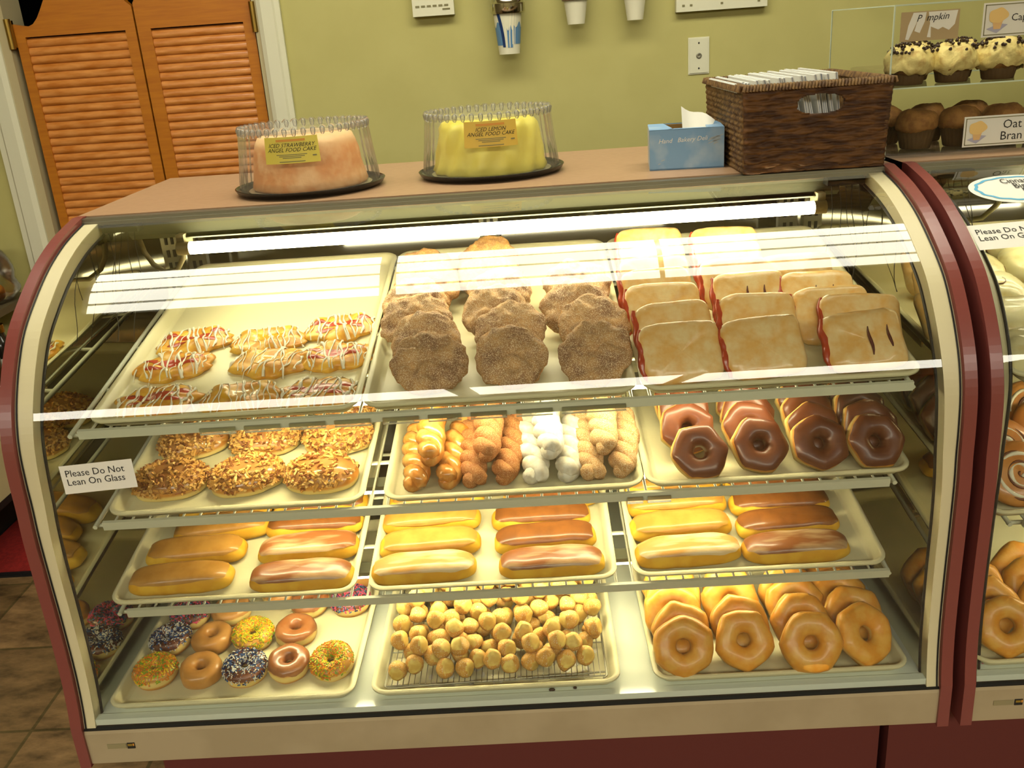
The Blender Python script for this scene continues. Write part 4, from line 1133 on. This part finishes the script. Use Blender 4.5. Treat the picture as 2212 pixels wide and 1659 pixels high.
def muffin(seed, frosted):
    r = thing('frosted_muffin' if frosted else 'bran_muffin', 'x', 'muffin', link=False)
    c = MB(); c.lathe([(.001, 0), (.027, 0), (.0285, .002), (.036, .038), (.0345, .037), (.027, .004)], 72, lambda rr, z, th: (rr*(1+.03*cos(24*th)*(1 if rr > .02 else 0)), z)); obj('paper_cup', c, M_mufc, r, True, link=False)
    top = MB(); rows = blob_rows(.041, .041, .034 if not frosted else .028, .012, seed, n=40, m=14, ep=.6, amp=.004, sc=40, amp2=.002, sc2=120, mod=lambda P: P+Vector((0, 0, .043 if not frosted else .030)))
    top.grid(rows, cv=True); obj('muffin_top', top, M_mufd, r, True, link=False)
    if frosted:
        f = MB(); rows = blob_rows(.046, .046, .040, .022, seed+1, n=56, m=18, ep=.65, amp=.007, sc=48, amp2=.003, sc2=150, p0=-.6, wav=.25, mod=lambda P: P+Vector((0, 0, .034))); f.grid(rows, cv=True)
        obj('frosting', f, M_frost, r, True, link=False)
        ch = MB(); rng = random.Random(seed)
        for i in range(46):
            th = rng.random()*6.28; ff = math.asin(rng.uniform(.55, 1)); x, y, z = .046*cos(ff)**.65*cos(th), .046*cos(ff)**.65*sin(th), .034+.041*sin(ff)+.003
            st = len(ch.v); ch.lathe([(.0001, -.002), (.0032, -.002), (.0034, .0), (.0018, .0025), (.0002, .004)], 8); ch.xf(T(x, y, z) @ RX(rng.uniform(-.8, .8)) @ RY(rng.uniform(-.8, .8)), st)
        o = obj('chocolate_chips', ch, M_chip, r, True, link=False)
    return proto(r)
MF = [muffin(161, True), muffin(163, True)]; MBR = [muffin(165, False), muffin(167, False)]
rng = random.Random(4)
WORD = ['first', 'second', 'third', 'fourth', 'fifth']
for row, (yy, xs) in enumerate([(.575, (.858, .945, 1.035, 1.125)), (.685, (.91, 1.0, 1.09))]):
    for i, x in enumerate(xs):
        dup(MF[(i+row) % 2], T(x, yy, MZ+.001) @ RZ(i*2.1+row), 'frosted muffin with chocolate chips, %s from left, upper tier %s row' % (WORD[i], ['front', 'back'][row]), 'frosted muffins on the upper tier')
for row, (yy, xs) in enumerate([(.585, (.888, .975, 1.06, 1.14)), (.69, (.862, .95, 1.04))]):
    for i, x in enumerate(xs):
        dup(MBR[(i+row) % 2], T(x, yy, .8535) @ RZ(i*1.4+row), 'plain bran muffin, %s from left, lower tier %s row' % (WORD[i], ['front', 'back'][row]), 'bran muffins on the lower tier')
def muffin_sign(x, z, w, h, text, size, label, tx, two=False):
    r = thing('muffin_sign', label, 'sign', (x, AY0-.003, z))
    obj('card', MB().box(0, w, -.0008, .0008, 0, h), M_paper, r)
    fr = MB(); b = .0016
    for (x0, x1, z0, z1) in ((.003, w-.003, .003, .003+b), (.003, w-.003, h-.003-b, h-.003), (.003, .003+b, .003, h-.003), (w-.003-b, w-.003, .003, h-.003)): fr.box(x0, x1, -.0014, -.0008, z0, z1)
    obj('border', fr, M_greyink, r)
    ic = MB(); f = lambda u, v: (u, -.0014, v)
    k = h/.058
    ic.m = 2; ic.add([f(.007*k, .014*k), f(.026*k, .006*k), f(.045*k, .02*k), f(.03*k, .022*k)], [(0, 1, 2, 3)])
    ic.m = 1; ic.add([(u, -.0017, v) for u, v in ((.017*k, .028*k), (.02*k, .013*k), (.032*k, .013*k), (.036*k, .028*k))], [(0, 1, 2, 3)])
    ic.m = 0; pts = [(.0265*k+.0175*k*cos(t)*(1+.08*cos(3*t)), -.002, .036*k+.0125*k*sin(t)*(1+.1*sin(2*t)+.06*cos(5*t))) for t in [2*pi*i/28 for i in range(28)]]
    ic.add(pts, [tuple(range(28))])
    obj('muffin_picture', ic, [mat('picture_top', (240, 204, 130), rough=.6), mat('picture_cup', (232, 190, 130), rough=.6), mat('picture_cloth', (178, 176, 196), rough=.6)], r)
    lettering(r, text, size, M_ink, T(tx, -.0012, h*.56 if two else h*.44) @ RX(pi/2), 'CENTER' if two else 'LEFT', line=.95)
muffin_sign(.945, .860, .135, .057, 'Oat\nBran', .023, 'white muffin sign reading Oat Bran on the lower tier', .092, True)
muffin_sign(.960, 1.060, .135, .060, 'Cappuccino', .018, 'white muffin sign reading Capp at the top right of the picture', .052)
ps = thing('muffin_sign', 'torn handwritten paper label with half peeled lettering on the acrylic front', 'sign', (.809, AY0-.002, 1.062))
obj('card', MB().box(0, .108, -.0006, .0004, 0, .052), mat('torn_label_residue', (182, 160, 118), rough=.7), ps)
pw = MB()
for poly in ([(.010, .004), (.016, .003), (.028, .03), (.034, .05), (.022, .05), (.014, .028)], [(.026, .018), (.036, .014), (.044, .034), (.046, .05), (.034, .05)], [(.05, .006), (.057, .005), (.056, .024), (.07, .018), (.078, .022), (.09, .016), (.1, .026), (.104, .05), (.05, .05), (.054, .03)]):
    pw.add([(x, -.001, z) for x, z in poly], [tuple(range(len(poly)))])
obj('white_scraps', pw, M_paper, ps)
lettering(ps, 'P  mpkin', .017, M_ink, T(.028, -.0016, .034) @ RX(pi/2) @ RZ(.03), shear=.3)

# ------------------------------------------------------------------ things on the back wall
def at_wall(o, x, z): o.location = (x, YB, z)
th = thing('wall_intercom', 'white plastic vented box on the wall at top left of the cups', 'wall box'); at_wall(th, -.178, 1.20)
obj('housing', MB().box(-.068, .068, -.036, 0, 0, .1), M_trim, th)
vb = MB()
for i in range(6): vb.box(-.058+.019*i, -.045+.019*i, -.0375, -.036, .027, .033)
vb.box(.03, .055, -.0375, -.036, .016, .021); obj('vent_slots', vb, M_greyink, th)
def cup_mesh(r0, r1, h):
    m = MB(); m.lathe([(.001, 0), (r0, 0), (r0, .003), (r1, h), (r1-.002, h), (r0-.002, .004)], 32); return m
cp = thing('paper_cup', 'blue and white patterned paper cup hanging from the chrome dispenser', 'paper cup'); cp.location = (.063, YB-.065, 1.066)
obj('cup_body', cup_mesh(.034, .049, .155), M_cupw, cp, True, sharp=40)
bd = MB()
def cyl(th_, z, o=.0006): rr = .034+.015*z/.155+o; return Vector((rr*sin(th_), -rr*cos(th_), z))
for (a0, a1, z0, z1, mi, sl) in [(-1.4, -.42, .028, .09, 0, 0), (.45, 1.4, .03, .088, 0, 0), (-.1, .35, .02, .08, 0, 0), (-.55, -.30, .022, .135, 1, -.35), (.30, .38, .03, .14, 2, .15), (.5, .56, .03, .14, 2, .15), (.05, .12, .02, .14, 2, .2)]:
    bd.m = mi; bd.grid([[cyl(a0+(a1-a0)*i/8+sl*(j/8)**2, z0+(z1-z0)*j/8-(.01*sin(i) if mi == 0 and j == 8 else 0), .0006+.0003*mi) for i in range(9)] for j in range(9)])
obj('cup_print', bd, [M_blue, M_navy, M_icing], cp, True)
ds = thing('cup_dispenser', 'chrome cup dispenser on the wall above the blue cup', 'cup dispenser'); ds.location = (.066, YB-.065, 1.19)
m = MB(); m.lathe([(.0455, 0), (.054, .0), (.056, .004), (.056, .03), (.052, .034), (.05, .05), (.05, .4), (.046, .4)], 40); obj('tube_body', m, M_chrome, ds, True, sharp=40)
obj('wall_bracket', MB().box(-.02, .02, .05, .065, .02, .3), M_chrome, ds)
for i, (x, z, r0, r1, lb) in enumerate([(.286, 1.143, .028, .039, 'small white cup in the dispenser right of the blue cup'), (.478, 1.143, .026, .037, 'small white cup in the rightmost dispenser')]):
    c = tag(obj('foam_cup', cup_mesh(r0, r1, .08), M_cupw, smooth=True, sharp=40), lb, 'cup'); c.location = (x, YB-.055, z)
    d = thing('cup_dispenser', ['brown rimmed dispenser over the first small white cup', 'brown rimmed dispenser over the rightmost small white cup'][i], 'cup dispenser'); d.location = (x, YB-.055, z+.072)
    m = MB(); m.lathe([(r1+.001, 0), (r1+.005, 0), (r1+.006, .02), (r1+.002, .03), (r1+.002, .3), (r1-.001, .3)], 32); obj('tube_body', m, mat('dispenser_brown', (110, 82, 60), rough=.4), d, True, sharp=40)
    obj('wall_bracket', MB().box(-.012, .012, r1, .055, .05, .25), M_chrome, d)
pn = thing('wall_panel', 'white electrical panel at the top of the wall', 'wall panel'); at_wall(pn, .764, 1.157)
obj('cover', MB().box(-.148, .148, -.03, 0, 0, .14), M_trim, pn)
for x in (-.125, -.10, 0, .12): obj('screw', MB().box(x-.004, x+.004, -.0315, -.03, .016, .022), M_greyink, pn)
wp = thing('wall_plate', 'white wall plate with a centre hole above the basket', 'wall plate'); at_wall(wp, .694, .959)
m = MB(); m.plate([(-.035, 0), (.035, 0), (.035, .117), (-.035, .117)], .0, .004); m.plate([(-.031, .004), (.031, .004), (.031, .113), (-.031, .113)], .004, .0065); m.xf(RX(pi/2)); obj('plate', m, M_trim, wp)
m = MB(); m.lathe([(.001, .0068), (.009, .0068), (.009, .009), (.007, .0095), (.001, .008)], 20); m.xf(T(0, 0, .0585) @ RX(pi/2)); obj('jack_hole', m, M_steel, wp, True)
for z in (.0185, .0985): obj('screw', MB().lathe([(.001, .0068), (.003, .0068), (.002, .0082), (.001, .0084)], 12).xf(T(0, 0, z) @ RX(pi/2)), M_dark, wp)

# ------------------------------------------------------------------ left edge: side counter and floor mat
M_cab = mat('white_cabinet', (206, 196, 150), rough=.45)
cb = thing('side_cabinet', 'white cabinet with black edge trim at the far left edge', 'cabinet', (-2.13, 1.59, FZ))
obj('pedestal', MB().box(-.3, .18, -.2, .3, 0, .26), M_dark, cb); obj('bottom_trim', MB().box(-.4, .402, -.302, .34, .25, .275), M_black, cb)
obj('body', MB().box(-.4, .4, -.3, .34, .275, .575), M_cab, cb); obj('top_trim', MB().box(-.405, .404, -.305, .34, .575, .592), M_black, cb)
M_bot = mat('dark_bottle', (36, 32, 26), rough=.15, coat=.4)
def bottle(x, y, z, lb):
    r = thing('glass_bottle', lb, 'bottle', (x, y, z))
    m = MB(); m.lathe([(.001, 0), (.036, 0), (.04, .004), (.04, .12), (.034, .15), (.022, .165), (.020, .185), (.001, .185)], 28); obj('bottle_body', m, M_bot, r, True, sharp=50)
    m = MB(); m.lathe([(.001, .205), (.024, .205), (.026, .2), (.026, .178), (.022, .178)], 24); obj('cap', m, M_brass, r, True, sharp=40)
    m = MB(); m.grid([[Vector((.0406*cos(a), .0406*sin(a), z_)) for a in [-2.2+1.6*i/8 for i in range(9)]] for z_ in (.03, .09)]); obj('label', m, M_paper, r, True)
bottle(-1.79, 1.74, .0925, 'dark bottle with a brass cap at the far left, farther one'); bottle(-1.765, 1.60, .0925, 'dark bottle with a white label at the far left, nearer one')
sh_ = tag(obj('wall_shelf', MB().box(-2.5, -1.735, 1.68, 1.948, .335, .36), mat('grey_shelf', (96, 86, 60), rough=.6)), 'grey wall shelf under the plastic bag at the left edge', 'shelf')
bg = MB(); bg.grid(blob_rows(.11, .09, .13, .06, 171, n=40, m=20, ep=.7, amp=.02, sc=14, amp2=.006, sc2=45), cv=True)
bo = tag(obj('plastic_bag', bg, glassmat('bag_film', (.86, .84, .76), 1.5, 2.2, .2), smooth=True), 'clear plastic bag on the shelf at the left edge', 'plastic bag'); bo.location = (-1.825, 1.80, .425)
for i, (x, y, z) in enumerate([(-1.855, 1.79, .40), (-1.79, 1.79, .40), (-1.81, 1.80, .462)]):
    b_ = MB(); b_.grid(blob_rows(.034, .034, .03, .034, 181+i, n=24, m=12, amp=.003, sc=30, ep=.9), cv=True)
    tag(obj('bread_roll', b_, mat('orange_roll', (226, 146, 52), rough=.5), smooth=True), 'orange coloured roll inside the plastic bag, %s one' % ['left', 'right', 'top'][i], 'bread roll').location = (x, y, z)
fm = thing('floor_mat', 'red carpet mat with a black rubber edge in front of the saloon doors', 'floor mat', (-1.45, 1.645, FZ))
obj('carpet', MB().box(-.49, .49, -.24, .26, .001, .009), M_red, fm); obj('rubber_edge', MB().box(-.515, .515, -.268, .285, 0, .006), M_black, fm)

# ------------------------------------------------------------------ finish
for p in PROTO:
    for ch in list(p.children):
        for g in list(ch.children): bpy.data.objects.remove(g)
        bpy.data.objects.remove(ch)
    bpy.data.objects.remove(p)
for o in SC.objects:
    if o.parent is None: o.location.z += ZB
w = bpy.data.worlds.new('world'); SC.world = w; w.use_nodes = True
w.node_tree.nodes['Background'].inputs[0].default_value = (.5, .46, .36, 1); w.node_tree.nodes['Background'].inputs[1].default_value = .3
SC.view_settings.view_transform = 'Standard'; SC.view_settings.look = 'None'; SC.view_settings.exposure = 0
cy = SC.cycles
cy.use_denoising = True; cy.use_light_tree = False; cy.use_adaptive_sampling = True; cy.adaptive_threshold = .08; cy.max_bounces = 5; cy.diffuse_bounces = 2; cy.glossy_bounces = 3; cy.transmission_bounces = 4; cy.transparent_max_bounces = 20
cy.caustics_reflective = False; cy.caustics_refractive = False; cy.sample_clamp_indirect = 4
